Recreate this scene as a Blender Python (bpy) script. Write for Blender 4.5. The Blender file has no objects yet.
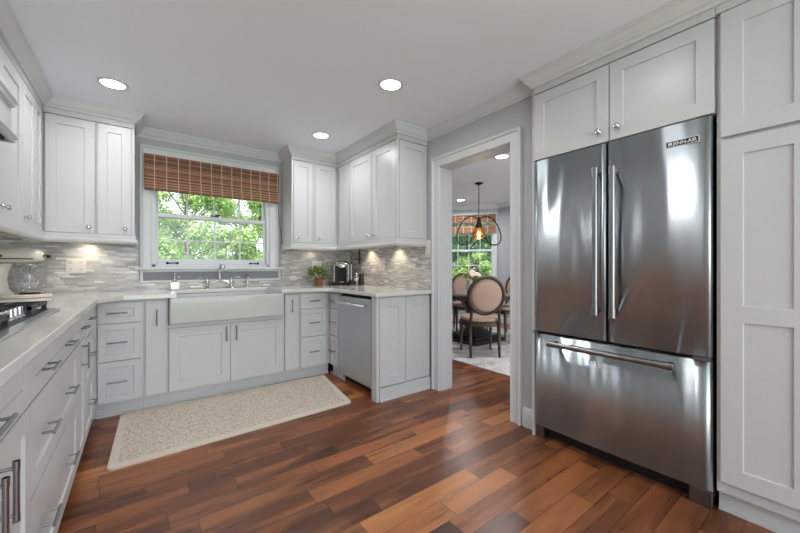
import bpy, bmesh, math, random
from mathutils import Vector, Matrix
import numpy as np
random.seed(7)
SC = bpy.context.scene
COL = SC.collection
PI = math.pi

# ---------------------------------------------------------------- camera
cd = bpy.data.cameras.new('camera')
cd.sensor_width = 36.0
cd.lens = 345.0 / 800.0 * 36.0
cd.clip_start = 0.02
cd.shift_y = 0.5 / 800.0
cam = bpy.data.objects.new('camera', cd)
COL.objects.link(cam)
cam.location = (0, 0, 1.127)
cam.rotation_euler = (PI / 2, 0, -math.radians(37.0))
SC.camera = cam

# ---------------------------------------------------------------- world
w = bpy.data.worlds.new('world')
SC.world = w
w.use_nodes = True
wn = w.node_tree.nodes
bg = wn['Background']
bg.inputs[0].default_value = (0.86, 0.93, 1.0, 1)
bg.inputs[1].default_value = 1.5

# ---------------------------------------------------------------- lights
def area(name, loc, rot, sx, sy, power, color=(1, 1, 1)):
    l = bpy.data.lights.new(name, 'AREA')
    l.shape = 'RECTANGLE'
    l.size, l.size_y, l.energy, l.color = sx, sy, power, color
    o = bpy.data.objects.new(name, l)
    COL.objects.link(o)
    o.location, o.rotation_euler = loc, rot
    return o
sl = bpy.data.lights.new('sun', 'SUN')
sl.energy, sl.angle, sl.color = 7.5, math.radians(3), (1, .96, .88)
so = bpy.data.objects.new('sun', sl)
COL.objects.link(so)
so.rotation_euler = (math.radians(35), 0, math.radians(-20))
# fill area lights added at both rooms' open near ends, standing in for daylight
area('fill_kitchen', (0.65, -2.4, 1.35), (math.radians(90), 0, 0), 2.9, 2.0, 54, (.86, .94, 1.0))
area('fill_dining', (4.0, -2.4, 1.35), (math.radians(90), 0, 0), 2.8, 2.0, 150, (.87, .945, 1.0))

SC.view_settings.view_transform = 'Standard'
SC.view_settings.look = 'None'
SC.view_settings.exposure = 0.33
SC.view_settings.gamma = 1.0
SC.view_settings.use_curve_mapping = False

# ---------------------------------------------------------------- materials
def lin(c):
    return tuple(((x / 255) / 12.92 if x / 255 <= .04045 else ((x / 255 + .055) / 1.055) ** 2.4) for x in c) + (1,)

def mat(name, rgb, rough=.5, metal=0.0, emit=None, spec=None, coat=0, trans=0, alpha=1):
    m = bpy.data.materials.new(name)
    m.use_nodes = True
    b = m.node_tree.nodes['Principled BSDF']
    b.inputs['Base Color'].default_value = lin(rgb)
    b.inputs['Roughness'].default_value = rough
    b.inputs['Metallic'].default_value = metal
    if spec is not None: b.inputs['Specular IOR Level'].default_value = spec
    if coat: b.inputs['Coat Weight'].default_value = coat
    if trans: b.inputs['Transmission Weight'].default_value = trans
    if emit:
        b.inputs['Emission Color'].default_value = lin(emit[0])
        b.inputs['Emission Strength'].default_value = emit[1]
    return m

class NT:
    """little node helper"""
    def __init__(s, m):
        s.t = m.node_tree; s.b = s.t.nodes.get('Principled BSDF')
    def n(s, typ, **k):
        x = s.t.nodes.new(typ)
        for a, v in k.items(): setattr(x, a, v)
        return x
    def l(s, a, b): s.t.links.new(a, b)
    def val(s, x, sock):
        if isinstance(x, (int, float)): sock.default_value = x
        else: s.l(x, sock)
    def math(s, op, a, b=None):
        x = s.n('ShaderNodeMath', operation=op)
        s.val(a, x.inputs[0])
        if b is not None: s.val(b, x.inputs[1])
        return x.outputs[0]
    def comb(s, a, b, c=0):
        x = s.n('ShaderNodeCombineXYZ')
        s.val(a, x.inputs[0]); s.val(b, x.inputs[1]); s.val(c, x.inputs[2])
        return x.outputs[0]
    def ramp(s, fac, stops, interp='LINEAR'):
        x = s.n('ShaderNodeValToRGB')
        e = x.color_ramp
        e.interpolation = interp
        while len(e.elements) < len(stops): e.elements.new(.5)
        for el, (p, c) in zip(e.elements, stops):
            el.position = p; el.color = lin(c)
        s.val(fac, x.inputs[0])
        return x.outputs[0]
    def mix(s, fac, a, b, mode='MIX'):
        x = s.n('ShaderNodeMix', data_type='RGBA', blend_type=mode)
        s.val(fac, x.inputs[0])
        for v, i in ((a, 6), (b, 7)):
            if isinstance(v, tuple): x.inputs[i].default_value = v
            else: s.l(v, x.inputs[i])
        return x.outputs[2]
    def world(s):
        g = s.n('ShaderNodeNewGeometry')
        x = s.n('ShaderNodeSeparateXYZ')
        s.l(g.outputs['Position'], x.inputs[0])
        return x.outputs, g.outputs['Position']
    def noise(s, vec, scale, detail=2, rough=.5):
        x = s.n('ShaderNodeTexNoise')
        s.l(vec, x.inputs['Vector'])
        x.inputs['Scale'].default_value = scale
        x.inputs['Detail'].default_value = detail
        x.inputs['Roughness'].default_value = rough
        return x.outputs['Fac']
    def bump(s, h, strength=.2, dist=.01):
        x = s.n('ShaderNodeBump')
        x.inputs['Strength'].default_value = strength
        x.inputs['Distance'].default_value = dist
        s.l(h, x.inputs['Height'])
        s.l(x.outputs[0], s.b.inputs['Normal'])

M = {}
M['cab'] = mat('cabinet_white_paint', (196, 196, 197), .34)
M['trim'] = mat('trim_white_paint', (206, 207, 209), .4)
M['ceil'] = mat('ceiling_paint', (234, 238, 246), .9)
M['wall'] = mat('grey_wall_paint', (184, 185, 188), .85)
M['dwall'] = mat('dining_wall_paint', (168, 169, 173), .85)
M['back'] = mat('carcass_gap', (120, 120, 122), .6)
M['chrome'] = mat('polished_chrome', (215, 215, 218), .12, 1)
M['nickel'] = mat('brushed_nickel', (140, 140, 142), .3, 1)
M['flatsteel'] = mat('cooktop_steel', (188, 188, 190), .3, 1)
M['apron'] = mat('grey_beadboard', (140, 141, 143), .6)
M['black'] = mat('black_enamel', (16, 16, 17), .3)
M['iron'] = mat('cast_iron', (22, 22, 24), .45)
M['blackmetal'] = mat('black_metal', (26, 25, 26), .35, .6)
M['porcelain'] = mat('white_porcelain', (186, 186, 186), .12, coat=.4)
M['plastic'] = mat('white_plastic', (228, 222, 218), .35)
M['darkslot'] = mat('dark_slot', (30, 30, 30), .6)
M['bulb'] = mat('lamp_lens', (255, 250, 240), .5, emit=((255, 250, 242), 9))
M['puck'] = mat('puck_lens', (255, 235, 200), .5, emit=((255, 228, 190), 6))
M['pot'] = mat('terracotta_pot', (150, 96, 62), .7)
M['soil'] = mat('potting_soil', (50, 36, 26), .9)
M['dwood'] = mat('dark_stained_wood', (58, 40, 27), .5)
M['linen'] = mat('beige_linen', (178, 150, 134), .85)
M['mixer'] = mat('mixer_cream_enamel', (226, 216, 204), .2, coat=.5)
M['amber'] = mat('amber_glass', (236, 178, 110), .08, trans=.9)
M['fil'] = mat('filament_glow', (255, 220, 160), .5, emit=((255, 232, 190), 10))
M['badge'] = mat('badge_black', (10, 10, 12), .3)
M['badgew'] = mat('badge_lettering', (235, 235, 235), .4)
M['white_petal'] = mat('white_petal', (238, 214, 200), .6)
M['bark'] = mat('tree_bark', (86, 70, 55), .9)
M['soapw'] = mat('white_soap', (235, 233, 228), .4)
M['vase'] = mat('pale_ceramic', (190, 196, 190), .3)
M['gasket'] = mat('door_gasket', (12, 12, 12), .6)

def glassy(name, tint, gloss=.08, rough=.02):
    m = bpy.data.materials.new(name); m.use_nodes = True
    t = m.node_tree; t.nodes.clear()
    o = t.nodes.new('ShaderNodeOutputMaterial'); mx = t.nodes.new('ShaderNodeMixShader')
    a = t.nodes.new('ShaderNodeBsdfTransparent'); g = t.nodes.new('ShaderNodeBsdfGlossy')
    a.inputs[0].default_value = tint; g.inputs['Roughness'].default_value = rough
    mx.inputs[0].default_value = gloss
    t.links.new(a.outputs[0], mx.inputs[1]); t.links.new(g.outputs[0], mx.inputs[2]); t.links.new(mx.outputs[0], o.inputs[0])
    return m
M['pane'] = glassy('window_pane', (.98, .99, .98, 1), .02)
M['bowl'] = glassy('clear_bowl_glass', (.985, .99, .99, 1), .12, .04)
M['knobglass'] = mat('crystal_knob', (225, 228, 230), .05, trans=.6)

# stainless steel, grain running horizontally so reflections smear vertically
def steel(name, rgb, rough, wav, an=.85):
    m = mat(name, rgb, rough, 1)
    n = NT(m)
    _, pos = n.world()
    mp2 = n.n('ShaderNodeMapping'); n.l(pos, mp2.inputs[0]); mp2.inputs['Scale'].default_value = (5, 6.5, 1.1)
    b = n.noise(mp2.outputs[0], 1.0, 1)
    if wav: n.bump(n.math('MULTIPLY', b, wav), .5, .02)
    n.b.inputs['Anisotropic'].default_value = an
    n.l(n.comb(0.0, 0.0, 1.0), n.b.inputs['Tangent'])
    return m
M['steel'] = steel('stainless_steel', (184, 193, 199), .30, 1.4, .99)
M['steel2'] = steel('satin_steel', (142, 142, 144), .28, .0, .3)
M['dwsteel'] = steel('dishwasher_steel', (196, 196, 198), .3, .4, .9)

# wood floor: planks along X
m = mat('hardwood_floor', (110, 60, 40), .3, spec=.38); M['floor'] = m
n = NT(m); (px, py, pz), pos = n.world()
PW = .114
rowf = n.math('DIVIDE', n.math('ADD', py, 20.0 - 1.601 % PW), PW)
row = n.math('FLOOR', rowf)
fr = n.math('FRACT', rowf)
vo = n.n('ShaderNodeTexVoronoi', voronoi_dimensions='1D', feature='F1')
u1 = n.math('ADD', n.math('DIVIDE', px, .62), n.math('MULTIPLY', row, 37.37))
n.l(u1, vo.inputs['W']); vo.inputs['Scale'].default_value = 1; vo.inputs['Randomness'].default_value = .85
ve = n.n('ShaderNodeTexVoronoi', voronoi_dimensions='1D', feature='DISTANCE_TO_EDGE')
n.l(u1, ve.inputs['W']); ve.inputs['Scale'].default_value = 1; ve.inputs['Randomness'].default_value = .85
sep = n.n('ShaderNodeSeparateColor'); n.l(vo.outputs['Color'], sep.inputs[0])
rnd, rnd2 = sep.outputs[0], sep.outputs[1]
base = n.ramp(rnd, [(0, (74, 44, 30)), (.22, (94, 55, 37)), (.45, (112, 66, 43)), (.66, (122, 73, 48)), (.84, (142, 86, 50)), (1, (184, 122, 74))])
gv = n.comb(n.math('ADD', n.math('MULTIPLY', px, 2.2), n.math('MULTIPLY', rnd, 50)), n.math('MULTIPLY', py, 26), n.math('MULTIPLY', rnd2, 30))
g1 = n.noise(gv, 1.0, 5, .62)
gv2 = n.comb(n.math('ADD', n.math('MULTIPLY', px, 1.6), n.math('MULTIPLY', rnd2, 90)), n.math('MULTIPLY', py, 9), n.math('MULTIPLY', rnd, 30))
g2 = n.noise(gv2, 1.0, 3, .5)
c1 = n.mix(n.ramp(g1, [(.36, (175, 175, 175)), (.60, (0, 0, 0))]), base, lin((46, 25, 16)))
c2 = n.mix(n.ramp(g2, [(.46, (0, 0, 0)), (.66, (190, 190, 190))]), c1, lin((172, 106, 64)))
e1 = n.math('MINIMUM', fr, n.math('SUBTRACT', 1.0, fr))
gap = n.math('MINIMUM', n.math('DIVIDE', e1, .020), n.math('DIVIDE', ve.outputs['Distance'], .004))
gap = n.math('MINIMUM', gap, 1.0)
c3 = n.mix(gap, lin((26, 13, 9)), c2)
n.l(c3, n.b.inputs['Base Color'])
n.l(n.math('ADD', .2, n.math('MULTIPLY', g1, .2)), n.b.inputs['Roughness'])
n.bump(n.math('ADD', n.math('MULTIPLY', gap, .5), n.math('ADD', n.math('MULTIPLY', g1, .12), n.math('MULTIPLY', g2, .5))), .22, .004)

# mosaic backsplash; ax = horizontal axis index
def mosaic(name, ax):
    m = mat(name, (190, 188, 184), .22, spec=.6)
    n = NT(m); p, pos = n.world()
    hx = p[ax]; z = p[2]
    RH = .0165
    rf = n.math('DIVIDE', z, RH); row = n.math('FLOOR', rf); fr = n.math('FRACT', rf)
    vo = n.n('ShaderNodeTexVoronoi', voronoi_dimensions='1D', feature='F1')
    ve = n.n('ShaderNodeTexVoronoi', voronoi_dimensions='1D', feature='DISTANCE_TO_EDGE')
    u = n.math('ADD', n.math('DIVIDE', hx, .085), n.math('MULTIPLY', row, 53.13))
    for v in (vo, ve):
        n.l(u, v.inputs['W']); v.inputs['Scale'].default_value = 1; v.inputs['Randomness'].default_value = .7
    s = n.n('ShaderNodeSeparateColor'); n.l(vo.outputs['Color'], s.inputs[0])
    col = n.ramp(s.outputs[0], [(0, (164, 163, 160)), (.3, (180, 178, 175)), (.6, (194, 192, 188)), (.85, (206, 203, 198)), (1, (236, 234, 230))])
    e = n.math('MINIMUM', n.math('DIVIDE', n.math('MINIMUM', fr, n.math('SUBTRACT', 1.0, fr)), .07), n.math('DIVIDE', ve.outputs['Distance'], .014))
    e = n.math('MINIMUM', e, 1.0)
    c = n.mix(e, lin((150, 148, 144)), col)
    n.l(c, n.b.inputs['Base Color'])
    n.l(n.math('ADD', .08, n.math('MULTIPLY', s.outputs[1], .4)), n.b.inputs['Roughness'])
    n.bump(n.math('ADD', e, n.math('MULTIPLY', s.outputs[2], 1.2)), .5, .002)
    return m
M['mosx'] = mosaic('mosaic_tile_back', 0)
M['mosy'] = mosaic('mosaic_tile_side', 1)

# quartz
m = mat('grey_quartz', (190, 187, 182), .12, spec=.5, coat=.3); M['quartz'] = m
n = NT(m); _, pos = n.world()
a = n.noise(pos, 5, 6, .6); b = n.noise(pos, 60, 3, .6)
c = n.mix(n.ramp(a, [(.46, (0, 0, 0)), (.5, (90, 90, 90)), (.54, (0, 0, 0))]), lin((214, 211, 206)), lin((180, 174, 168)))
c = n.mix(n.math('MULTIPLY', b, .25), c, lin((184, 180, 175)))
n.l(c, n.b.inputs['Base Color'])

# jute rug
m = mat('jute_weave', (188, 172, 152), .95); M['jute'] = m
n = NT(m); (px, py, pz), pos = n.world()
b = n.noise(pos, 130, 2, .7); a = n.noise(pos, 420, 1, .5)
n.l(n.ramp(b, [(.3, (136, 120, 104)), (.5, (194, 180, 164)), (.7, (232, 222, 208))]), n.b.inputs['Base Color'])
n.bump(b, .6, .006)
M['binding'] = mat('rug_binding', (204, 192, 178), .9)
m = mat('dining_rug_wool', (190, 184, 180), .95); M['drug'] = m
n = NT(m); _, pos = n.world()
n.l(n.ramp(n.noise(pos, 6, 5, .7), [(.35, (160, 156, 156)), (.5, (196, 190, 186)), (.65, (214, 206, 200))]), n.b.inputs['Base Color'])

# bamboo blind
def bamboo(name, rot):
    m = mat(name, (110, 72, 50), .7)
    n = NT(m)
    tc = n.n('ShaderNodeTexCoord'); s = n.n('ShaderNodeSeparateXYZ'); n.l(tc.outputs['Object'], s.inputs[0])
    x, z = s.outputs[0], s.outputs[2]
    rf = n.math('DIVIDE', z, .0075)
    row = n.math('FLOOR', rf); fr = n.math('FRACT', rf)
    wn_ = n.n('ShaderNodeTexWhiteNoise', noise_dimensions='1D'); n.l(row, wn_.inputs['W'])
    gv = n.comb(n.math('MULTIPLY', x, 14), n.math('MULTIPLY', row, 7.7), 0)
    g = n.noise(gv, 1, 3, .6)
    k = n.math('ADD', n.math('MULTIPLY', wn_.outputs['Value'], .8), n.math('MULTIPLY', g, .4))
    col = n.ramp(k, [(.12, (46, 32, 27)), (.35, (96, 62, 46)), (.7, (132, 88, 64)), (1, (176, 136, 108))])
    f = n.math('ABSOLUTE', n.math('SUBTRACT', n.math('FRACT', n.math('DIVIDE', n.math('ADD', x, 10.02), .0935)), .5))
    cord = n.math('LESS_THAN', f, .03)
    c = n.mix(cord, col, lin((196, 176, 156)))
    n.l(c, n.b.inputs['Base Color'])
    n.bump(n.math('ABSOLUTE', n.math('SUBTRACT', fr, .5)), .6, -.004)
    return m
M['bamboo'] = bamboo('woven_bamboo', 0)

def leafmat(name, stops, trans=.35):
    m = mat(name, (90, 130, 50), .6)
    n = NT(m)
    g = n.n('ShaderNodeObjectInfo')
    _, pos = n.world()
    a = n.noise(pos, 3.2, 3, .7)
    col = n.ramp(a, stops)
    n.l(col, n.b.inputs['Base Color'])
    tr = n.n('ShaderNodeBsdfTranslucent'); n.l(col, tr.inputs[0])
    mx = n.n('ShaderNodeMixShader'); mx.inputs[0].default_value = trans
    o = n.t.nodes['Material Output']
    n.l(n.b.outputs[0], mx.inputs[1]); n.l(tr.outputs[0], mx.inputs[2]); n.l(mx.outputs[0], o.inputs[0])
    return m
M['leafA'] = leafmat('spring_leaves', [(.3, (88, 124, 72)), (.5, (144, 176, 104)), (.7, (196, 210, 144))])
M['leafB'] = leafmat('deep_leaves', [(.3, (84, 116, 80)), (.5, (126, 158, 106)), (.7, (168, 192, 136))])
M['leafC'] = leafmat('blue_green_leaves', [(.3, (56, 88, 70)), (.5, (98, 134, 104)), (.7, (150, 178, 140))])
M['leafP'] = leafmat('houseplant_leaves', [(.3, (70, 104, 44)), (.5, (128, 156, 66)), (.7, (206, 214, 112))], .25)
m = mat('lawn_grass', (96, 128, 62), .95); M['lawn'] = m
n = NT(m); _, pos = n.world()
n.l(n.ramp(n.noise(pos, 2, 5, .7), [(.3, (76, 108, 48)), (.7, (130, 160, 84))]), n.b.inputs['Base Color'])

# ---------------------------------------------------------------- object helpers
def wloc(o):
    v = Vector(o.location)
    while o.parent:
        o = o.parent; v = v + Vector(o.location)
    return v

def obj(name, bm, m, parent=None, bevel=0, smooth=False, origin=None, seg=2, ang=35):
    """ONE mesh object; bm holds coordinates in the space where every ancestor is unrotated world space"""
    bmesh.ops.recalc_face_normals(bm, faces=bm.faces[:])
    me = bpy.data.meshes.new(name)
    if origin is None:
        xs = [v.co for v in bm.verts]
        lo = Vector([min(c[i] for c in xs) for i in range(3)]); hi = Vector([max(c[i] for c in xs) for i in range(3)])
        origin = Vector(((lo.x + hi.x) / 2, (lo.y + hi.y) / 2, lo.z))
    origin = Vector(origin)
    bmesh.ops.translate(bm, verts=bm.verts[:], vec=-origin)
    bm.to_mesh(me); bm.free()
    if isinstance(m, str): m = M[m]
    me.materials.append(m)
    if smooth:
        for p in me.polygons: p.use_smooth = True
    o = bpy.data.objects.new(name, me)
    COL.objects.link(o)
    if parent is not None:
        o.parent = parent
        o.location = origin - wloc(parent)
    else:
        o.location = origin
    if bevel:
        b = o.modifiers.new('bevel', 'BEVEL'); b.width = bevel; b.segments = seg
        b.limit_method = 'ANGLE'; b.angle_limit = math.radians(ang)
        b.harden_normals = False
    return o

def root(name, label, cat, loc, group=None):
    o = bpy.data.objects.new(name, None)
    COL.objects.link(o); o.empty_display_size = .1
    o.location = loc; o['label'] = label; o['category'] = cat
    if group: o['group'] = group
    return o
def tag(o, label, cat, group=None):
    o['label'] = label; o['category'] = cat
    if group: o['group'] = group
    return o
def struct(name, bm, m, parent=None, **k):
    o = obj(name, bm, m, parent, **k)
    if parent is None: o['kind'] = 'structure'
    return o

def B(): return bmesh.new()
def box(bm, x0, y0, z0, x1, y1, z1):
    if x0 > x1: x0, x1 = x1, x0
    if y0 > y1: y0, y1 = y1, y0
    if z0 > z1: z0, z1 = z1, z0
    v = [bm.verts.new(p) for p in ((x0,y0,z0),(x1,y0,z0),(x1,y1,z0),(x0,y1,z0),(x0,y0,z1),(x1,y0,z1),(x1,y1,z1),(x0,y1,z1))]
    for f in ((0,3,2,1),(4,5,6,7),(0,1,5,4),(1,2,6,5),(2,3,7,6),(3,0,4,7)): bm.faces.new([v[i] for i in f])
    return bm
def prism(bm, pts, z0, z1):
    a = [bm.verts.new((x, y, z0)) for x, y in pts]; b = [bm.verts.new((x, y, z1)) for x, y in pts]
    nn = len(pts)
    bm.faces.new(a[::-1]); bm.faces.new(b)
    for i in range(nn): bm.faces.new((a[i], a[(i+1) % nn], b[(i+1) % nn], b[i]))
    return bm
def lathe(bm, prof, c=(0,0,0), axis='z', seg=24, mtx=None):
    """prof: list of (r, h)"""
    c = Vector(c); rings = []
    for r, h in prof:
        ring = []
        for i in range(seg):
            a = 2*PI*i/seg
            if axis == 'z': p = Vector((r*math.cos(a), r*math.sin(a), h))
            elif axis == 'x': p = Vector((h, r*math.cos(a), r*math.sin(a)))
            else: p = Vector((r*math.sin(a), h, r*math.cos(a)))
            if mtx: p = mtx @ p
            ring.append(bm.verts.new(p + c))
        rings.append(ring)
    for a, b in zip(rings, rings[1:]):
        for i in range(seg): bm.faces.new((a[i], a[(i+1) % seg], b[(i+1) % seg], b[i]))
    if prof[0][0] > 1e-5: bm.faces.new(rings[0][::-1])
    if prof[-1][0] > 1e-5: bm.faces.new(rings[-1])
    bmesh.ops.remove_doubles(bm, verts=[v for r_ in (rings[0], rings[-1]) for v in r_], dist=1e-6)
    return bm
def tube(bm, pts, r, seg=10, closed=False, rz=None):
    pts = [Vector(p) for p in pts]; nn = len(pts); rings = []
    up = None
    for i, p in enumerate(pts):
        if closed: t = (pts[(i+1) % nn] - pts[i-1]).normalized()
        else: t = (pts[min(i+1, nn-1)] - pts[max(i-1, 0)]).normalized()
        if up is None:
            up = Vector((0,0,1)) if abs(t.z) < .9 else Vector((1,0,0))
        s = t.cross(up)
        if s.length < 1e-6: s = t.orthogonal()
        s.normalize(); up = s.cross(t).normalized()
        rr = r[i] if isinstance(r, (list, tuple)) else r
        r2 = rr if rz is None else rz
        rings.append([bm.verts.new(p + s*rr*math.cos(2*PI*k/seg) + up*r2*math.sin(2*PI*k/seg)) for k in range(seg)])
    rng = range(nn) if closed else range(nn-1)
    for i in rng:
        a, b = rings[i], rings[(i+1) % nn]
        for k in range(seg): bm.faces.new((a[k], a[(k+1) % seg], b[(k+1) % seg], b[k]))
    if not closed:
        bm.faces.new(rings[0][::-1]); bm.faces.new(rings[-1])
    return bm
def cyl(bm, p0, p1, r, seg=14): return tube(bm, [p0, p1], r, seg)
def ball(bm, c, r, sz=1, sx=1, sy=1, u=16, v=10):
    mt = Matrix.Translation(c) @ Matrix.Diagonal((r*sx, r*sy, r*sz, 1))
    bmesh.ops.create_uvsphere(bm, u_segments=u, v_segments=v, radius=1, matrix=mt)
    return bm

# faces of cabinet runs: (u along wall, v up, w outwards)
class Face:
    def __init__(s, kind, plane): s.k, s.p = kind, plane
    def P(s, u, v, w_=0):
        if s.k == 'back': return (u, s.p - w_, v)      # faces -Y
        if s.k == 'left': return (s.p + w_, u, v)      # faces +X
        if s.k == 'right': return (s.p - w_, u, v)     # faces -X
def fbox(bm, F, u0, v0, w0, u1, v1, w1):
    a = F.P(u0, v0, w0); b = F.P(u1, v1, w1)
    return box(bm, *a, *b)
def shaker_bm(F, u0, u1, v0, v1, rail=.057, rec=.008, th=.02, rails=None):
    """one watertight shaker front, front face at w=0; rails = extra horizontal mid rails (v centres)"""
    bm = B()
    def q(a, b, c, d): bm.faces.new([bm.verts.new(F.P(*x)) for x in (a, b, c, d)])
    vs = [v0 + rail]
    for r in (rails or []): vs += [r - rail/2, r + rail/2]
    vs.append(v1 - rail)
    ui0, ui1 = u0 + rail, u1 - rail
    fr = 0
    # stiles and rails
    q((u0,v0,0),(ui0,v0,0),(ui0,v1,0),(u0,v1,0)); q((ui1,v0,0),(u1,v0,0),(u1,v1,0),(ui1,v1,0))
    q((ui0,v0,0),(ui1,v0,0),(ui1,vs[0],0),(ui0,vs[0],0)); q((ui0,vs[-1],0),(ui1,vs[-1],0),(ui1,v1,0),(ui0,v1,0))
    for i in range(1, len(vs)-1, 2): q((ui0,vs[i],0),(ui1,vs[i],0),(ui1,vs[i+1],0),(ui0,vs[i+1],0))
    for i in range(0, len(vs), 2):
        a, b = vs[i], vs[i+1]; r = -rec
        e = .003
        q((ui0+e,a+e,r),(ui1-e,a+e,r),(ui1-e,b-e,r),(ui0+e,b-e,r))
        q((ui0,a,0),(ui1,a,0),(ui1-e,a+e,r),(ui0+e,a+e,r)); q((ui0,b,0),(ui1,b,0),(ui1-e,b-e,r),(ui0+e,b-e,r))
        q((ui0,a,0),(ui0,b,0),(ui0+e,b-e,r),(ui0+e,a+e,r)); q((ui1,a,0),(ui1,b,0),(ui1-e,b-e,r),(ui1-e,a+e,r))
    q((u0,v0,-th),(u1,v0,-th),(u1,v1,-th),(u0,v1,-th))
    q((u0,v0,0),(u1,v0,0),(u1,v0,-th),(u0,v0,-th)); q((u0,v1,0),(u1,v1,0),(u1,v1,-th),(u0,v1,-th))
    q((u0,v0,0),(u0,v1,0),(u0,v1,-th),(u0,v0,-th)); q((u1,v0,0),(u1,v1,0),(u1,v1,-th),(u1,v0,-th))
    bmesh.ops.remove_doubles(bm, verts=bm.verts[:], dist=1e-5)
    return bm
def front(F, parent, name, u0, u1, v0, v1, g=.0018, **k):
    return obj(name, shaker_bm(F, u0+g, u1-g, v0+g, v1-g, **k), 'cab', parent)
def slab(F, parent, name, u0, u1, v0, v1, g=.0018):
    bm = B(); fbox(bm, F, u0+g, v0+g, -.02, u1-g, v1-g, 0)
    return obj(name, bm, 'cab', parent, bevel=.0015)
def pull(F, parent, u, v, L=.12, vert=False, m='nickel', proj=.03, r=.005):
    bm = B(); h = L/2; q = h*.72
    if vert:
        tube(bm, [F.P(u, v-h, proj), F.P(u, v+h, proj)], r, 10)
        for s in (-q, q): cyl(bm, F.P(u, v+s, 0), F.P(u, v+s, proj), r*.8, 8)
    else:
        tube(bm, [F.P(u-h, v, proj), F.P(u+h, v, proj)], r, 10)
        for s in (-q, q): cyl(bm, F.P(u+s, v, 0), F.P(u+s, v, proj), r*.8, 8)
    return obj('handle', bm, m, parent, smooth=False)
def knob(F, parent, u, v):
    bm = B()
    c = F.P(u, v, 0); d = Vector(F.P(0, 0, 1)) - Vector(F.P(0, 0, 0))
    mt = d.to_track_quat('Z', 'Y').to_matrix()
    lathe(bm, [(.011,0),(.011,.003),(.005,.006),(.005,.014),(.012,.016),(.0165,.021),(.0165,.026),(.011,.031),(.0,.032)], c, seg=16, mtx=mt)
    return obj('knob', bm, 'chrome', parent, smooth=True)

def sweep(path, prof, closed=False):
    """path: 2-D points with the room on the RIGHT hand; prof: (out, z) polygon, mitred at each corner"""
    bm = B(); P = [Vector(p) for p in path]; rings = []
    for i, p in enumerate(P):
        d0 = (P[i]-P[i-1]).normalized() if i > 0 else None
        d1 = (P[i+1]-P[i]).normalized() if i < len(P)-1 else None
        if d0 is None: d0 = d1
        if d1 is None: d1 = d0
        n0 = Vector((d0.y, -d0.x)); n1 = Vector((d1.y, -d1.x))
        mm = (n0+n1); mm = mm / (mm.length_squared/2) if mm.length > 1e-6 else n0
        rings.append([bm.verts.new((p.x+mm.x*o, p.y+mm.y*o, z)) for o, z in prof])
    k = len(prof)
    for a, b in zip(rings, rings[1:]):
        for i in range(k): bm.faces.new((a[i], a[(i+1)%k], b[(i+1)%k], b[i]))
    bm.faces.new(rings[0]); bm.faces.new(rings[-1][::-1])
    return bm

# ================================================================ STRUCTURE
XL, XR, YB, CH = -.90, 2.18, 3.95, 2.40
YF = -2.5
WC = (5.80, 4.40)                     # inner corner of the dining bay
WD = Vector((-.574, .819))            # direction of the bay wall
WL = 1.9
WE = (WC[0]+WD.x*WL, WC[1]+WD.y*WL)
floor_pts = [(XL, YF), (5.80, YF), WC, WE, (2.18, WE[1]), (2.18, YB), (XL, YB)]
struct('floor', prism(B(), floor_pts, -.05, 0), 'floor')
struct('ceiling', prism(B(), [(XL-.2, YF), (6.0, YF), (6.0, 4.4), (WE[0]+.1, WE[1]+.2), (2.1, WE[1]+.2), (2.1, YB+.2), (XL-.2, YB+.2)], CH, CH+.12), 'ceil')
bm = B(); box(bm, XL-.15, YF, 0, XL, YB+.15, CH); struct('wall_left', bm, 'wall')
# back wall with window opening
WX0, WX1, WZ0, WZ1 = .085, 1.155, 1.13, 2.16
bm = B()
box(bm, XL, YB, 0, WX0, YB+.15, CH); box(bm, WX1, YB, 0, XR+.15, YB+.15, CH)
box(bm, WX0, YB, 0, WX1, YB+.15, WZ0); box(bm, WX0, YB, WZ1, WX1, YB+.15, CH)
struct('wall_back', bm, 'wall')
# right wall with cased opening; recess for the refrigerator
DY0, DY1, DZ = 1.520, 2.300, 2.05
bm = B()
box(bm, XR, DY1, 0, XR+.13, YB, CH); box(bm, XR, 1.32, 0, XR+.13, DY0, CH); box(bm, XR, DY0, DZ, XR+.13, DY1, CH)
struct('wall_right', bm, 'wall')
bm = B(); box(bm, 2.92, YF, 0, 3.0, 1.40, CH); box(bm, 2.31, 1.32, 0, 2.92, 1.40, CH); struct('wall_recess', bm, 'wall')
bm = B(); box(bm, 5.80, YF, 0, 5.95, 4.40, CH); struct('wall_dining_right', bm, 'dwall')
bm = B(); box(bm, XR+.13, WE[1], 0, WE[0]+.05, WE[1]+.15, CH); box(bm, XR, YB+.15, 0, XR+.13, WE[1]+.15, CH); struct('wall_dining_back', bm, 'dwall')

# doorway casing + jamb
t = B()
box(t, XR-.001, DY0, 0, XR+.15, DY0+.018, DZ); box(t, XR-.001, DY1-.018, 0, XR+.15, DY1, DZ); box(t, XR-.001, DY0, DZ-.018, XR+.15, DY1, DZ)
def casing(bm, u0, u1, z0, z1, F, wd=.088):
    """mitred casing with inner bead and raised back band round three sides of an opening"""
    prof = [(0, 0), (0, .017), (.006, .021), (.013, .019), (.016, .014), (wd-.024, .016), (wd-.020, .026), (wd-.012, .030), (wd, .028), (wd, 0)]
    path = [((u0, z0), (-1, 0)), ((u0, z1), (-1, 1)), ((u1, z1), (1, 1)), ((u1, z0), (1, 0))]
    rings = [[bm.verts.new(F.P(p[0]+m_[0]*d, p[1]+m_[1]*d, h)) for d, h in prof] for p, m_ in path]
    k = len(prof)
    for a, b in zip(rings, rings[1:]):
        for i in range(k): bm.faces.new((a[i], a[(i+1)%k], b[(i+1)%k], b[i]))
    bm.faces.new(rings[0]); bm.faces.new(rings[-1][::-1])
casing(t, DY0+.012, DY1-.012, 0, DZ-.012, Face('right', XR))
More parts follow.
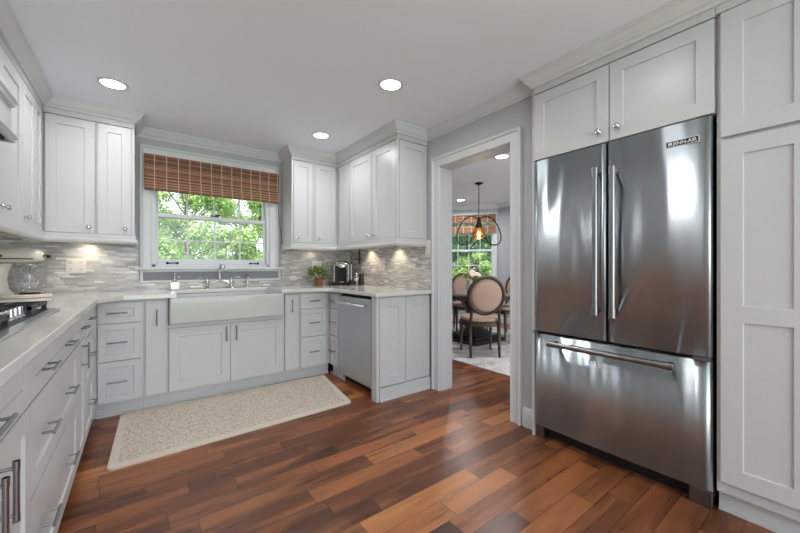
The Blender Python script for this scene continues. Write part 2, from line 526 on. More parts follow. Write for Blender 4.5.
casing(t, DY0+.012, DY1-.012, 0, DZ-.012, Face('left', XR+.13))
struct('trim_1', t, 'trim')
# baseboard beside the refrigerator and in the dining room
prof_bb = [(0,0),(.016,0),(.016,.10),(.012,.112),(.012,.122),(.006,.135),(0,.135)]
struct('baseboard_right', sweep([(XR, 1.430), (XR, 1.322)], prof_bb), 'trim')
struct('baseboard_dining', sweep([(WE[0]+.02, WE[1]-.02), (WC[0], WC[1]), (5.80, YF)], prof_bb), 'trim')

# crown moulding, one continuous run round the cabinets
cprof = [(0, 2.315),(.012,2.315),(.014,2.330),(.026,2.338),(.042,2.358),(.052,2.376),(.062,2.384),(.062,2.3995),(0,2.3995)]
path = [(-.57, YF), (-.57, 3.61), (-.035, 3.61), (-.035, YB), (1.283, YB), (1.283, 3.61), (1.82, 3.61), (1.82, 2.455), (XR, 2.455), (XR, 1.305), (2.10, 1.305), (2.10, YF)]
# frieze on the cabinets is part of the cabinets themselves
struct('trim_2', sweep(path, cprof), 'trim')
struct('trim_3', sweep([(WE[0]-.6, WE[1]), WE, WC, (5.80, YF)], cprof), 'trim')

# ---------------------------------------------------------------- kitchen window
def make_window(rootname, F, u0, u1, z0, z1, meet, muntz, ncol, depth=.05):
    """double-hung window: frame, two sashes, panes.  u0..u1,z0..z1 = opening; returns struct object"""
    bm = B()
    j = .03
    fbox(bm, F, u0, z0, -.15, u0+j, z1, -.0); fbox(bm, F, u1-j, z0, -.15, u1, z1, 0)
    fbox(bm, F, u0, z1-j, -.15, u1, z1, 0); fbox(bm, F, u0, z0, -.15, u1, z0+.02, 0)
    fr = struct(rootname, bm, 'trim')
    s0, s1 = u0+j, u1-j
    for nm, a, b, wo, mz in (('lower_sash', z0+.02, meet+.02, -.045, muntz[0]), ('upper_sash', meet-.02, z1-j, -.085, muntz[1])):
        sb = B(); st = .024; lo = .055 if nm == 'lower_sash' else .036
        fbox(sb, F, s0, a, wo-.035, s0+st, b, wo); fbox(sb, F, s1-st, a, wo-.035, s1, b, wo)
        fbox(sb, F, s0+st, a, wo-.035, s1-st, a+lo, wo); fbox(sb, F, s0+st, b-.036, wo-.035, s1-st, b, wo)
        gu0, gu1 = s0+st, s1-st
        for k in range(1, ncol):
            u = gu0 + (gu1-gu0)*k/ncol
            fbox(sb, F, u-.007, a+lo, wo-.028, u+.007, b-.036, wo-.006)
        fbox(sb, F, gu0, mz-.007, wo-.027, gu1, mz+.007, wo-.007)
        so_ = obj(nm, sb, 'trim', fr, bevel=.002)
        pb = B(); fbox(pb, F, gu0, a+lo, wo-.019, gu1, b-.036, wo-.015)
        obj('pane', pb, 'pane', so_)
    return fr
Fb = Face('back', YB)
win = make_window('window_1', Fb, WX0, WX1, WZ0, WZ1, 1.622, (1.387, 1.88), 4)
bm = B()
casing(bm, WX0+.005, WX1-.005, WZ0-.005, WZ1-.005, Fb, wd=.092)
obj('window_casing', bm, 'trim', win)
bm = B(); box(bm, -.04, 3.885, 1.102, 1.305, YB-.0, 1.127)
box(bm, WX0, YB, 1.102, WX1, 4.03, 1.129)
obj('window_sill', bm, 'trim', win, bevel=.004)
bm = B()
F9 = Face('back', YB)
for a in ((0, 1.080, 1.265, 1.1015), (0, .982, 1.265, 1.000), (0, 1.000, .022, 1.080), (1.243, 1.000, 1.265, 1.080)):
    fbox(bm, F9, a[0], a[1], 0, a[2], a[3], .022)
obj('apron_frame', bm, 'trim', win, bevel=.002)
bm = B(); fbox(bm, F9, .022, 1.000, 0, 1.243, 1.080, .008)
for k in range(40): fbox(bm, F9, .028+k*.0305, 1.000, .008, .050+k*.0305, 1.080, .0105)
obj('apron_panel', bm, 'apron', win)
for u in (.25, 1.0):        # black sash lifts
    bm = B(); cyl(bm, (u-.04, YB+.03, 1.165), (u+.04, YB+.03, 1.165), .005, 8)
    for s in (-.04, .04): ball(bm, (u+s, YB+.035, 1.165), .012, u=10, v=8)
    obj('sash_lift', bm, 'blackmetal', win)
bm = B(); box(bm, .575, YB+.02, 1.643, .65, YB+.045, 1.655); cyl(bm, (.61, YB+.03, 1.65), (.66, YB+.01, 1.662), .006, 8)
obj('sash_lock', bm, 'blackmetal', win)

# roman shade (a thing hung in the window)
sh = root('woven_shade', 'brown woven bamboo roman shade hanging over the kitchen sink window', 'window shade', (.64, 3.9, 1.83))
def shade(parent, Fs, u0, u1, z0, z1, zf, th=.012, name='shade_panel'):
    bm = B()
    fbox(bm, Fs, u0, zf, .0, u1, z1, th)
    obj(name, bm, 'bamboo', parent)
    for i, zz in enumerate((0, .026, .052, .082)):     # stacked folds
        b2 = B(); fbox(b2, Fs, u0+.002, z0+zz+.003, -.01, u1-.002, z0+zz+.028+(.004 if i < 3 else .012), th+.036-.008*i)
        obj('fold', b2, 'bamboo', parent, bevel=.004)
shade(sh, Face('back', 3.925), .028, 1.245, 1.835, 2.168, 1.925)
bm = B(); tube(bm, [(1.235, 3.905, 1.84), (1.245, 3.915, 1.70), (1.262, 3.916, 1.56), (1.285, 3.916, 1.40)], .002, 6)
cyl(bm, (1.285, 3.916, 1.36), (1.285, 3.916, 1.41), .008, 8)
obj('pull_cord', bm, 'blackmetal', sh)

# ================================================================ CEILING LIGHTS
def can(x, y, label, power=4.5, group='recessed ceiling lights of the kitchen', warm=(.98, .98, 1)):
    r = root('recessed_light', label, 'ceiling light', (x, y, CH-.004), group)
    bm = B(); lathe(bm, [(.068, -.001), (.070, -.006), (.088, -.004), (.090, 0), (.068, 0)], (x, y, CH), seg=32)
    obj('trim_ring', bm, 'trim', r, smooth=True)
    bm = B(); lathe(bm, [(.069, -.002), (.069, -.0005)], (x, y, CH), seg=32)
    obj('lens', bm, 'bulb', r)
    l = bpy.data.lights.new('recessed_lamp', 'AREA'); l.shape = 'DISK'; l.size = .13; l.energy = power; l.color = warm
    l.spread = math.radians(165)
    o = bpy.data.objects.new('recessed_lamp', l); COL.objects.link(o); o.parent = r; o.location = (0, 0, -.006)
    return r
can(-.150, 3.115, 'round recessed light nearest the left wall cabinets above the sink run')
can(1.398, 1.962, 'round recessed light in the middle of the ceiling, nearest the refrigerator')
can(1.398, 3.125, 'round recessed light near the right corner cabinets beside the window')
can(-.150, 1.962, 'added unseen recessed light above the cooktop side', 3.0)  # this and the next two are out of view, added to brighten the kitchen
can(1.398, .75, 'added unseen recessed light opposite the pantry', 2.2)
can(-.150, .75, 'added unseen recessed light at the near left of the ceiling', 2.2)
can(3.33, 2.467, 'recessed dining room light seen just inside the top of the doorway', 15, 'recessed ceiling lights of the dining room')
can(4.87, 4.538, 'recessed dining room light near the far window beyond the pendant', 15, 'recessed ceiling lights of the dining room')

# ================================================================ CABINETS
FB = Face('back', 3.33); FL = Face('left', -.25); FR = Face('right', 1.58)
UB = Face('back', 3.61); UL = Face('left', -.57); UR = Face('right', 1.82)

def base_box(r, x0, y0, x1, y1, z0=.115, z1=.879):
    bm = B(); box(bm, x0, y0, z0, x1, y1, z1); return obj('body', bm, 'cab', r)
# ---- left run
def left_cab(y0, y1, label, name='base_cabinet', toe=True):
    r = root(name, label, 'cabinet', ((-.6), (y0+y1)/2, 0), None)
    base_box(r, -.885, y0+.0005, -.2715, y1-.0005)
    bm = B(); box(bm, -.80, y0+.0005, 0, -.34, y1-.0005, .114); obj('toe_kick', bm, 'cab', r)
    return r
r = left_cab(.65, 1.425, 'white base cabinet at the near left edge with knurled dark door handles', 'door_base_cabinet')
d = front(FL, r, 'drawer', .65, 1.425, .737, .862); pull(FL, d, 1.06, .80, .12)
for a, b, hy in ((.65, 1.040, 1.003), (1.040, 1.425, 1.077)):
    d = front(FL, r, 'door', a, b, .12, .733)
    bm = B()
    cyl(bm, FL.P(hy, .585, .04), FL.P(hy, .715, .04), .0052, 14)
    for z in (.60, .70): cyl(bm, FL.P(hy, z, 0), FL.P(hy, z, .036), .004, 8)
    for z in (.585, .697): cyl(bm, FL.P(hy, z, .04), FL.P(hy, z+.018, .04), .0062, 14)
    h = obj('handle', bm, 'nickel', d); h['label'] = 'dark knurled bar handle'
r = left_cab(1.425, 2.37, 'wide white three-drawer base cabinet under the cooktop', 'drawer_base_cabinet')
for a, b in ((.737, .862), (.460, .733), (.12, .456)):
    d = front(FL, r, 'drawer', 1.425, 2.37, a, b)
    for y in (1.61, 2.04): pull(FL, d, y, (a+b)/2 + (.012 if a < .2 else 0), .12)
r = left_cab(2.37, 2.65, 'narrow white base cabinet with vertical bar handle left of the corner drawers', 'narrow_base_cabinet')
d = front(FL, r, 'drawer', 2.37, 2.65, .737, .868, rail=.04); pull(FL, d, 2.51, .80, .10)
d = front(FL, r, 'door', 2.37, 2.65, .12, .733); pull(FL, d, 2.51, .65, .14, vert=True)
r = left_cab(2.65, 3.06, 'white three-drawer base cabinet on the left run at the inner corner', 'drawer_base_cabinet')
for a, b in ((.715, .862), (.427, .711), (.12, .423)):
    d = front(FL, r, 'drawer', 2.65, 3.06, a, b, rail=.045); pull(FL, d, 2.86, (a+b)/2+.02, .12)
# corner block
r = root('corner_base_cabinet', 'white blind corner base cabinet below the stand mixer', 'cabinet', (-.6, 3.5, 0))
bm = B(); prism(bm, [(-.885, 3.061), (-.252, 3.061), (-.252, 3.349), (-.262, 3.349), (-.262, 3.935), (-.885, 3.935)], .115, .879); obj('body', bm, 'cab', r)
bm = B(); prism(bm, [(-.80, 3.061), (-.34, 3.061), (-.34, 3.40), (-.262, 3.40), (-.262, 3.9), (-.80, 3.9)], 0, .114); obj('toe_kick', bm, 'cab', r)

# ---- back run
def back_cab(x0, x1, label, name, z1=.879):
    r = root(name, label, 'cabinet', ((x0+x1)/2, 3.6, 0))
    base_box(r, x0+.0005, 3.351, x1-.0005, 3.935, z1=z1)
    bm = B(); box(bm, x0+.0005, 3.40, 0, x1-.0005, 3.9, .114)
    box(bm, x0+.0005, 3.388, 0, x1-.0005, 3.40, .018)
    obj('toe_kick', bm, 'cab', r)
    return r
r = back_cab(-.2615, .022, 'white three-drawer base cabinet left of the narrow pull-out', 'drawer_base_cabinet')
for a, b in ((.708, .862), (.427, .704), (.12, .423)):
    d = front(FB, r, 'drawer', -.247, .009, a, b, rail=.045); pull(FB, d, -.135, (a+b)/2, .12, m='nickel')
r = back_cab(.022, .183, 'narrow flat white pull-out with one vertical handle left of the sink', 'pull_out_cabinet')
d = slab(FB, r, 'door', .034, .170, .12, .862); pull(FB, d, .105, .73, .125, vert=True)
r = back_cab(.183, 1.105, 'white two-door sink cabinet below the farmhouse sink', 'sink_cabinet', z1=.655)
bm = B(); box(bm, .186, 3.332, .634, 1.102, 3.351, .664); obj('top_rail', bm, 'cab', r)
d = front(FB, r, 'door', .186, .637, .12, .632, rail=.07); pull(FB, d, .603, .545, .13, vert=True)
d = front(FB, r, 'door', .637, 1.102, .12, .632, rail=.07); pull(FB, d, .683, .545, .13, vert=True)
r = back_cab(1.105, 1.262, 'narrow flat white pull-out with one vertical handle right of the sink', 'pull_out_cabinet')
d = slab(FB, r, 'door', 1.118, 1.250, .12, .862); pull(FB, d, 1.185, .75, .125, vert=True)
r = back_cab(1.262, 1.60, 'white three-drawer base cabinet at the right inner corner, facing the room', 'drawer_base_cabinet')
for a, b in ((.708, .862), (.427, .704), (.12, .423)):
    d = front(FB, r, 'drawer', 1.272, 1.548, a, b, rail=.045); pull(FB, d, 1.41, (a+b)/2, .11)
# ---- right run
r = root('drawer_base_cabinet', 'narrow white three-drawer cabinet left of the dishwasher, facing left', 'cabinet', (1.8, 3.25, 0))
bm = B(); box(bm, 1.6015, 3.125, .115, 2.16, 3.35, .879); obj('body', bm, 'cab', r)
bm = B(); box(bm, 1.635, 3.125, 0, 2.16, 3.35, .114); box(bm, 1.622, 3.07, 0, 1.634, 3.387, .018); obj('toe_kick', bm, 'cab', r)
for a, b in ((.708, .862), (.427, .704), (.12, .423)):
    d = front(FR, r, 'drawer', 3.130, 3.305, a, b, rail=.04); pull(FR, d, 3.225, (a+b)/2, .10)
bm = B(); prism(bm, [(1.601, 3.351), (2.16, 3.351), (2.16, 3.935), (1.601, 3.935)], .115, .879)
cb = obj('corner_base_cabinet', bm, 'cab'); tag(cb, 'white blind corner base cabinet beneath the coffee maker', 'cabinet')
# peninsula end panel
r = root('end_panel', 'white shaker end panel closing the right run beside the doorway', 'cabinet panel', (1.88, 2.42, 0))
bm = B(); box(bm, 1.565, 2.422, 0, 2.158, 2.478, .879); obj('body', bm, 'cab', r)
bm = B(); box(bm, 1.565, 2.400, 0, 1.592, 2.4215, .879); obj('corner_post', bm, 'cab', r, bevel=.002)
FE = Face('back', 2.400)
front(FE, r, 'door', 1.594, 1.872, .118, .868, rail=.075); front(FE, r, 'door', 1.874, 2.155, .118, .868, rail=.075)
bm = B(); box(bm, 1.594, 2.392, 0, 2.158, 2.4215, .112); box(bm, 1.594, 2.382, 0, 2.152, 2.392, .018); obj('base_board', bm, 'cab', r, bevel=.002)

# dishwasher
r = root('dishwasher', 'stainless steel dishwasher with bar handle built into the right run', 'dishwasher', (1.85, 2.8, 0))
bm = B(); box(bm, 1.615, 2.484, .10, 2.15, 3.118, .862); obj('tub', bm, 'gasket', r)
bm = B(); box(bm, 1.575, 2.505, .085, 1.612, 3.115, .845); obj('door', bm, 'dwsteel', r, bevel=.004)
bm = B(); box(bm, 1.66, 2.49, 0, 2.1, 3.115, .098); obj('toe_panel', bm, 'gasket', r)
bm = B(); cyl(bm, (1.528, 2.535, .785), (1.528, 3.09, .785), .012, 16)
for y in (2.56, 3.065): cyl(bm, (1.528, y, .785), (1.575, y, .785), .010, 12)
for y in (2.53, 3.06): cyl(bm, (1.528, y, .785), (1.528, y+.035, .785), .0145, 16)
obj('handle', bm, 'chrome', r, smooth=False)

# ---- upper cabinets
def upper(name, label, bx, rail_path=None):
    r = root(name, label, 'wall cabinet', ((bx[0]+bx[3])/2, (bx[1]+bx[4])/2, 1.385))
    bm = B(); box(bm, bx[0], bx[1], 1.392, bx[3], bx[4], 2.399); obj('body', bm, 'cab', r)
    return r
rail = [(-.02, 1.316), (.010, 1.316), (.018, 1.330), (.018, 1.345), (.008, 1.352), (.008, 1.388), (-.02, 1.388)]
ZU0, ZU1 = 1.390, 2.268
# left wall uppers
r = upper('wall_cabinet', 'white wall cabinet on the left wall right of the hood', (-.895, 2.36, 0, -.592, 3.06, 0))
d = front(UL, r, 'door', 2.36, 2.62, ZU0, ZU1, rail=.06); knob(UL, d, 2.585, 1.437)
d = front(UL, r, 'door', 2.62, 3.06, ZU0, ZU1, rail=.075); knob(UL, d, 2.665, 1.437)
r = upper('wall_cabinet', 'narrow white wall cabinet on the left wall next to the corner', (-.895, 3.061, 0, -.592, 3.609, 0))
d = front(UL, r, 'door', 3.06, 3.37, ZU0, ZU1, rail=.06); knob(UL, d, 3.10, 1.437)
front(UL, r, 'door', 3.375, 3.585, ZU0, ZU1, rail=.05)
r = upper('wall_cabinet', 'white wall cabinet above the cooktop hood', (-.895, .6, 0, -.592, 2.359, 0))
bpy.data.objects.remove([c for c in r.children][0])
bm = B(); box(bm, -.895, .6, 1.95, -.592, 2.359, 2.399); obj('body', bm, 'cab', r)
for a, b in ((.6, 1.48), (1.48, 2.36)): front(UL, r, 'door', a, b, 1.955, ZU1, rail=.06)
# back-left uppers
r = upper('wall_cabinet', 'white two-door wall cabinet left of the window above the stand mixer', (-.895, 3.632, 0, -.036, 3.94, 0))
d = front(UB, r, 'door', -.562, -.283, ZU0, ZU1, rail=.06); knob(UB, d, -.318, 1.437)
d = front(UB, r, 'door', -.270, -.058, ZU0, ZU1, rail=.06); knob(UB, d, -.098, 1.437)
bm = sweep([(-.57, 2.36), (-.57, 3.61), (-.035, 3.61), (-.035, 3.93)], rail)
tag(obj('light_rail', bm, 'cab'), 'white moulding below the left wall cabinets', 'moulding')
# frieze boards above the doors
def frieze(r, x0, y0, x1, y1):
    bm = B(); box(bm, x0, y0, 2.274, x1, y1, 2.399); obj('frieze', bm, 'cab', r)
frieze(r, -.569, 3.612, -.036, 3.6315)
bm = B(); box(bm, -.056, 3.612, 1.390, -.036, 3.6315, 2.273); obj('stile', bm, 'cab', r)
bm = B(); box(bm, -.280, 3.6125, 1.390, -.273, 3.6315, 2.273); obj('stile', bm, 'cab', r)
rr = upper('wall_cabinet', 'white two-door wall cabinet right of the window, facing the room', (1.284, 3.632, 0, 2.175, 3.94, 0))
d = front(UB, rr, 'door', 1.305, 1.521, ZU0, ZU1, rail=.055); knob(UB, d, 1.345, 1.437)
d = front(UB, rr, 'door', 1.545, 1.800, ZU0, ZU1, rail=.055); knob(UB, d, 1.582, 1.437)
frieze(rr, 1.284, 3.612, 1.835, 3.6315)
for a, b in ((1.284, 1.302), (1.524, 1.542)):
    bm = B(); box(bm, a, 3.612, 1.390, b, 3.6315, 2.273); obj('stile', bm, 'cab', rr)
r3 = upper('wall_cabinet', 'white wall cabinet with shaker end panel on the right wall above the coffee maker', (1.842, 2.478, 0, 2.175, 3.611, 0))
bm = B(); box(bm, 1.822, 2.457, 2.274, 1.8415, 3.611, 2.399); box(bm, 1.8415, 2.457, 2.274, 2.175, 2.4775, 2.399); obj('frieze', bm, 'cab', r3)
front(UR, r3, 'door', 3.335, 3.590, ZU0, ZU1, rail=.06)
d = front(UR, r3, 'door', 2.880, 3.328, ZU0, ZU1, rail=.07); knob(UR, d, 2.930, 1.437)
d = front(UR, r3, 'door', 2.480, 2.876, ZU0, ZU1, rail=.07); knob(UR, d, 2.825, 1.437)
front(Face('back', 2.455), r3, 'side_panel', 1.845, 2.172, ZU0, ZU1, rail=.06)
bm = B(); box(bm, 1.821, 2.456, 1.390, 1.842, 2.477, 2.273); obj('stile', bm, 'cab', r3)
bm = sweep([(1.283, 3.925), (1.283, 3.61), (1.82, 3.61), (1.82, 2.455), (2.168, 2.455)], rail)
tag(obj('light_rail', bm, 'cab'), 'white moulding below the right wall cabinets', 'moulding')
for a, b in ((.6, 2.36), (2.36, 3.06), (3.061, 3.609)):
    bm = B(); box(bm, -.591, a, 2.274, -.5705, b-.001, 2.399)
    tag(obj('frieze_board', bm, 'cab'), 'white board above left wall cabinet doors', 'moulding', 'boards above the left wall cabinets')

# hood
r = root('range_hood', 'white panelled range hood with moulded edges at the left edge', 'range hood', (-.7, 1.9, 1.70))
bm = B(); box(bm, -.893, 1.40, 1.715, -.475, 2.352, 1.949); obj('body', bm, 'cab', r)
hp = [(0, 0), (.014, .0), (.014, .014), (.024, .022), (.024, .034), (.008, .05), (0, .05)]
for z in (1.70, 1.865):
    bm = sweep([(-.475, 1.40), (-.475, 2.340), (-.56, 2.340)], [(o, z+h) for o, h in hp]); obj('moulding', bm, 'trim', r)
bm = B(); box(bm, -.88, 1.42, 1.698, -.49, 2.32, 1.714); obj('filter', bm, 'darkslot', r)

# puck lights under the cabinets
def puckl(x, y, label, e=2.2):
    r = root('puck_light', label, 'under-cabinet light', (x, y, 1.38), 'warm puck lights under the wall cabinets')
    bm = B(); lathe(bm, [(.032, 0), (.032, -.010), (.026, -.012), (.026, -.009)], (x, y, 1.391), seg=20); obj('housing', bm, 'chrome', r)
    bm = B(); lathe(bm, [(.025, -.0105), (.025, -.002)], (x, y, 1.391), seg=20); obj('lens', bm, 'puck', r)
    l = bpy.data.lights.new('puck_lamp', 'SPOT'); l.energy = e; l.color = (1, .84, .66); l.spot_size = math.radians(120); l.spot_blend = .7; l.shadow_soft_size = .02
    o = bpy.data.objects.new('puck_lamp', l); COL.objects.link(o); o.parent = r; o.location = (0, 0, -.006)
puckl(-.35, 3.86, 'puck light above the double outlet left of the window', 3.2)
puckl(-.77, 2.72, 'puck light under the left wall cabinet above the mixer', 3.2)
puckl(1.62, 3.86, 'puck light above the potted plant', .9)
puckl(2.08, 3.42, 'puck light on the right wall left of the light switch', 4.5)
puckl(2.08, 2.88, 'puck light on the right wall nearest the doorway', 4.5)

# ================================================================ COUNTER, BACKSPLASH
ct = [(-.89, .30), (-.228, .30), (-.228, 3.10), (-.10, 3.288), (.235, 3.288), (.235, 3.772), (1.078, 3.772), (1.078, 3.288), (1.42, 3.288), (1.543, 3.17), (1.543, 2.375), (2.172, 2.375), (2.172, 3.938), (-.89, 3.938)]
bm = prism(B(), ct, .8795, .914)
tag(obj('countertop', bm, 'quartz', bevel=.003), 'polished grey quartz countertop running round three sides above the base cabinets', 'countertop')
bm = B()
F9 = Face('back', YB)
fbox(bm, F9, -.888, .915, .0005, -.010, 1.392, .011); fbox(bm, F9, 1.285, .915, .0005, 2.168, 1.392, .011)
fbox(bm, F9, -.010, .915, .0005, 1.285, .9815, .011)
tag(obj('tile_backsplash', bm, 'mosx'), 'grey mosaic strip tile backsplash behind the sink', 'backsplash')
bm = B(); box(bm, 2.169, 2.44, .915, 2.1795, 3.938, 1.392); box(bm, 2.169, 2.392, .915, 2.1795, 2.44, 1.392)
tag(obj('tile_backsplash', bm, 'mosy'), 'grey mosaic strip tile backsplash on the right wall beside the doorway', 'backsplash')
bm = B(); box(bm, -.8995, .3, .915, -.889, 3.938, 1.392); box(bm, -.8995, .6, 1.392, -.889, 2.359, 1.70)
tag(obj('tile_backsplash', bm, 'mosy'), 'grey mosaic strip tile backsplash on the left wall behind the cooktop', 'backsplash')

# ================================================================ SINK
r = root('farmhouse_sink', 'white porcelain apron-front sink set under the window', 'sink', (.64, 3.5, .67))
bm = B()
x0, x1, y0, y1, z0, z1 = .186, 1.088, 3.262, 3.785, .668, .8775
ix0, ix1, iy0, iy1, iz = x0+.028, x1-.028, y0+.035, y1-.03, .69
def ring(xa, xb, ya, yb, z): return [bm.verts.new(p) for p in ((xa,ya,z),(xb,ya,z),(xb,yb,z),(xa,yb,z))]
o0, o1, i1, i0 = ring(x0,x1,y0,y1,z0), ring(x0,x1,y0,y1,z1), ring(ix0,ix1,iy0,iy1,z1), ring(ix0+.01,ix1-.01,iy0+.01,iy1-.01,iz)
for a, b in ((o0,o1),(o1,i1),(i1,i0)):
    for i in range(4): bm.faces.new((a[i], a[(i+1)%4], b[(i+1)%4], b[i]))
bm.faces.new(o0[::-1]); bm.faces.new(i0)
obj('basin', bm, 'porcelain', r, bevel=.012, seg=3)
bm = B(); lathe(bm, [(.045, 0), (.045, .003), (.03, .004), (.028, .001)], (.64, 3.52, .6905), seg=20); obj('drain', bm, 'chrome', r)

# faucet
r = root('bridge_faucet', 'chrome bridge faucet with two lever handles standing behind the sink', 'faucet', (.64, 3.85, .914))
fy = 3.862
bm = B()
for x in (.53, .75):
    lathe(bm, [(.026,.914),(.026,.919),(.018,.925),(.012,.935),(.012,.955),(.018,.965),(.018,.985),(.011,.992),(.009,1.0),(0,1.004)], (x, fy, 0), seg=16)
tube(bm, [(.53, fy, .965), (.56, fy, .972), (.60, fy, .985), (.64, fy, .992), (.68, fy, .985), (.72, fy, .972), (.75, fy, .965)], .009, 10)
obj('body', bm, 'chrome', r, smooth=True)
bm = B()
pts = [(.64, fy, .985), (.64, fy, 1.09)]
for k in range(0, 9):
    a = PI*k/8
    pts.append((.64+.018*(k/8), fy-.075+.075*math.cos(a), 1.10+.065*math.sin(a)))
pts += [(.66, fy-.152, 1.075)]
tube(bm, pts, [.013]+[.0105]*(len(pts)-1), 12)
lathe(bm, [(.017, .99), (.017, 1.02), (.012, 1.03), (.012, 1.08)], (.64, fy, 0), seg=16)
obj('spout', bm, 'chrome', r, smooth=True)
for x, s in ((.53, -1), (.75, 1)):
    bm = B(); lathe(bm, [(.011, 1.0), (.013, 1.008), (.008, 1.018), (0, 1.02)], (x, fy, 0), seg=12)
    tube(bm, [(x, fy, 1.01), (x+s*.04, fy-.012, 1.022), (x+s*.085, fy-.02, 1.024)], [.006, .005, .0065], 8)
    obj('lever', bm, 'chrome', r, smooth=True)
r = root('side_sprayer', 'chrome side sprayer with black tip right of the bridge faucet', 'sprayer', (.905, fy, .914))
bm = B(); lathe(bm, [(.025,.914),(.025,.92),(.014,.93),(.012,.955),(.016,.965),(.011,.975),(.010,1.0),(.016,1.03),(.018,1.045),(.010,1.058),(0,1.06)], (.905, fy, 0), seg=16); obj('body', bm, 'chrome', r, smooth=True)
bm = B(); ball(bm, (.905, fy-.014, 1.042), .010, u=10, v=8); obj('spray_tip', bm, 'black', r)
r = root('soap_dispenser', 'square glass soap bottle with chrome pump left of the faucet', 'soap dispenser', (.262, 3.85, .914))
bm = B(); box(bm, .222, 3.835, .9145, .302, 3.885, .990); obj('bottle', bm, 'bowl', r, bevel=.006)
bm = B(); box(bm, .228, 3.841, .919, .296, 3.879, .950); obj('soap', bm, 'soapw', r, bevel=.004)
bm = B(); lathe(bm, [(.016, .990), (.016, 1.005), (.007, 1.01), (.006, 1.05), (.011, 1.055), (.013, 1.068), (0, 1.075)], (.262, 3.86, 0), seg=14)
tube(bm, [(.262, 3.86, 1.04), (.285, 3.835, 1.04), (.300, 3.82, 1.028)], .005, 8); obj('pump', bm, 'chrome', r, smooth=True)

# ================================================================ COOKTOP
r = root('gas_cooktop', 'stainless gas cooktop with black cast-iron grates on the left counter', 'cooktop', (-.56, 1.95, .914))
bm = B(); prism(bm, [(-.845, 1.44), (-.315, 1.44), (-.315, 2.38), (-.845, 2.38)], .9145, .924); obj('frame', bm, 'flatsteel', r, bevel=.003)
bm = B(); box(bm, -.835, 1.46, .924, -.352, 2.36, .927); obj('burner_pan', bm, 'iron', r)
for (bx, by, br) in ((-.72, 1.62, .045), (-.50, 1.62, .035), (-.61, 1.91, .055), (-.72, 2.2, .045), (-.50, 2.2, .035)):
    bm = B(); lathe(bm, [(br, .927), (br, .938), (br*.7, .944), (0, .945)], (bx, by, 0), seg=20); obj('burner', bm, 'iron', r)
for a, b in ((1.462, 1.758), (1.762, 2.058), (2.062, 2.358)):
    bm = B()
    x0, x1 = -.835, -.358
    if a == 1.762: x1 = -.425
    for (p, q) in (((x0, a+.006), (x1, a+.006)), ((x0, b-.006), (x1, b-.006)), ((x0, (a+b)/2), (x1, (a+b)/2)), ((x0+.008, a), (x0+.008, b)), ((x1-.008, a), (x1-.008, b)), (((x0+x1)/2, a), ((x0+x1)/2, b)), ((x0+.11, a), (x0+.11, b)), ((x1-.11, a), (x1-.11, b))):
        hw = .006
        if p[0] == q[0]: box(bm, p[0]-hw, p[1], .948, p[0]+hw, q[1], .964)
        else: box(bm, p[0], p[1]-hw, .948, q[0], p[1]+hw, .964)
    for cx in (x0+.01, x1-.01):
        for cy in (a+.01, b-.01): box(bm, cx-.008, cy-.008, .9275, cx+.008, cy+.008, .95)
    obj('grate', bm, 'iron', r)
for k in range(5):
    y = 1.80 + k*.058
    bm = B(); lathe(bm, [(.018, .9275), (.018, .934), (.011, .938), (.010, .966), (.008, .969), (0, .969)], (-.388, y, 0), seg=16)
    obj('control_knob', bm, 'chrome', r, smooth=False)

# ================================================================ STAND MIXER (faces +X in local frame, turned a little)
r = root('stand_mixer', 'cream stand mixer with glass bowl on the corner counter left of the outlets', 'stand mixer', (-.690, 3.50, .9145))
ROT = math.radians(-22)
parts_before = set(bpy.data.objects)
rl = Vector(r.location)
def L(x, y, z): return (rl.x+x, rl.y+y, rl.z+z)
bm = B()     # base plate
pts = []
for k in range(24):
    a = 2*PI*k/24; pts.append((rl.x+.03+.165*math.copysign(abs(math.cos(a))**.7, math.cos(a)), rl.y+.10*math.copysign(abs(math.sin(a))**.8, math.sin(a))))
prism(bm, pts, rl.z, rl.z+.026)
obj('base', bm, 'mixer', r, bevel=.008, seg=3)
bm = B()     # column
secs = [(0.02, -.075, .075, .055), (.06, -.09, .052, .048), (.12, -.095, .045, .045), (.18, -.09, .05, .045), (.235, -.08, .06, .048)]
rings = []
for z, cx, rx, ry in secs:
    rings.append([bm.verts.new(L(cx + rx*math.cos(2*PI*k/16), ry*math.sin(2*PI*k/16), z)) for k in range(16)])
for a, b in zip(rings, rings[1:]):
    for k in range(16): bm.faces.new((a[k], a[(k+1)%16], b[(k+1)%16], b[k]))
bm.faces.new(rings[0][::-1]); bm.faces.new(rings[-1])
obj('column', bm, 'mixer', r, smooth=True)
bm = B()     # motor head: horizontal rounded body
prof = [(-.17, .0), (-.165, .03), (-.14, .052), (-.08, .062), (.0, .063), (.08, .060), (.13, .050), (.155, .036), (.163, .018), (.165, 0)]
rings = []
for x, rr_ in prof:
    rings.append([bm.verts.new(L(x, rr_*.85*math.sin(2*PI*k/20), .285 + rr_*(.95 if math.cos(2*PI*k/20) > 0 else .72)*math.cos(2*PI*k/20))) for k in range(20)])
for a, b in zip(rings, rings[1:]):
    for k in range(20): bm.faces.new((a[k], a[(k+1)%20], b[(k+1)%20], b[k]))
bmesh.ops.remove_doubles(bm, verts=bm.verts[:], dist=1e-5)
obj('motor_head', bm, 'mixer', r, smooth=True)
bm = B(); tube(bm, [L(-.16, -.050, .268), L(-.08, -.0565, .268), L(.0, -.057, .268), L(.08, -.0545, .268), L(.13, -.045, .268)], .0035, 8); obj('trim_band', bm, 'blackmetal', r)
bm = B(); cyl(bm, L(.155, 0, .288), L(.185, 0, .288), .014, 16); obj('hub_cap', bm, 'chrome', r)
bm = B(); ball(bm, L(.192, 0, .288), .012, u=12, v=8); obj('hub_knob', bm, 'black', r)
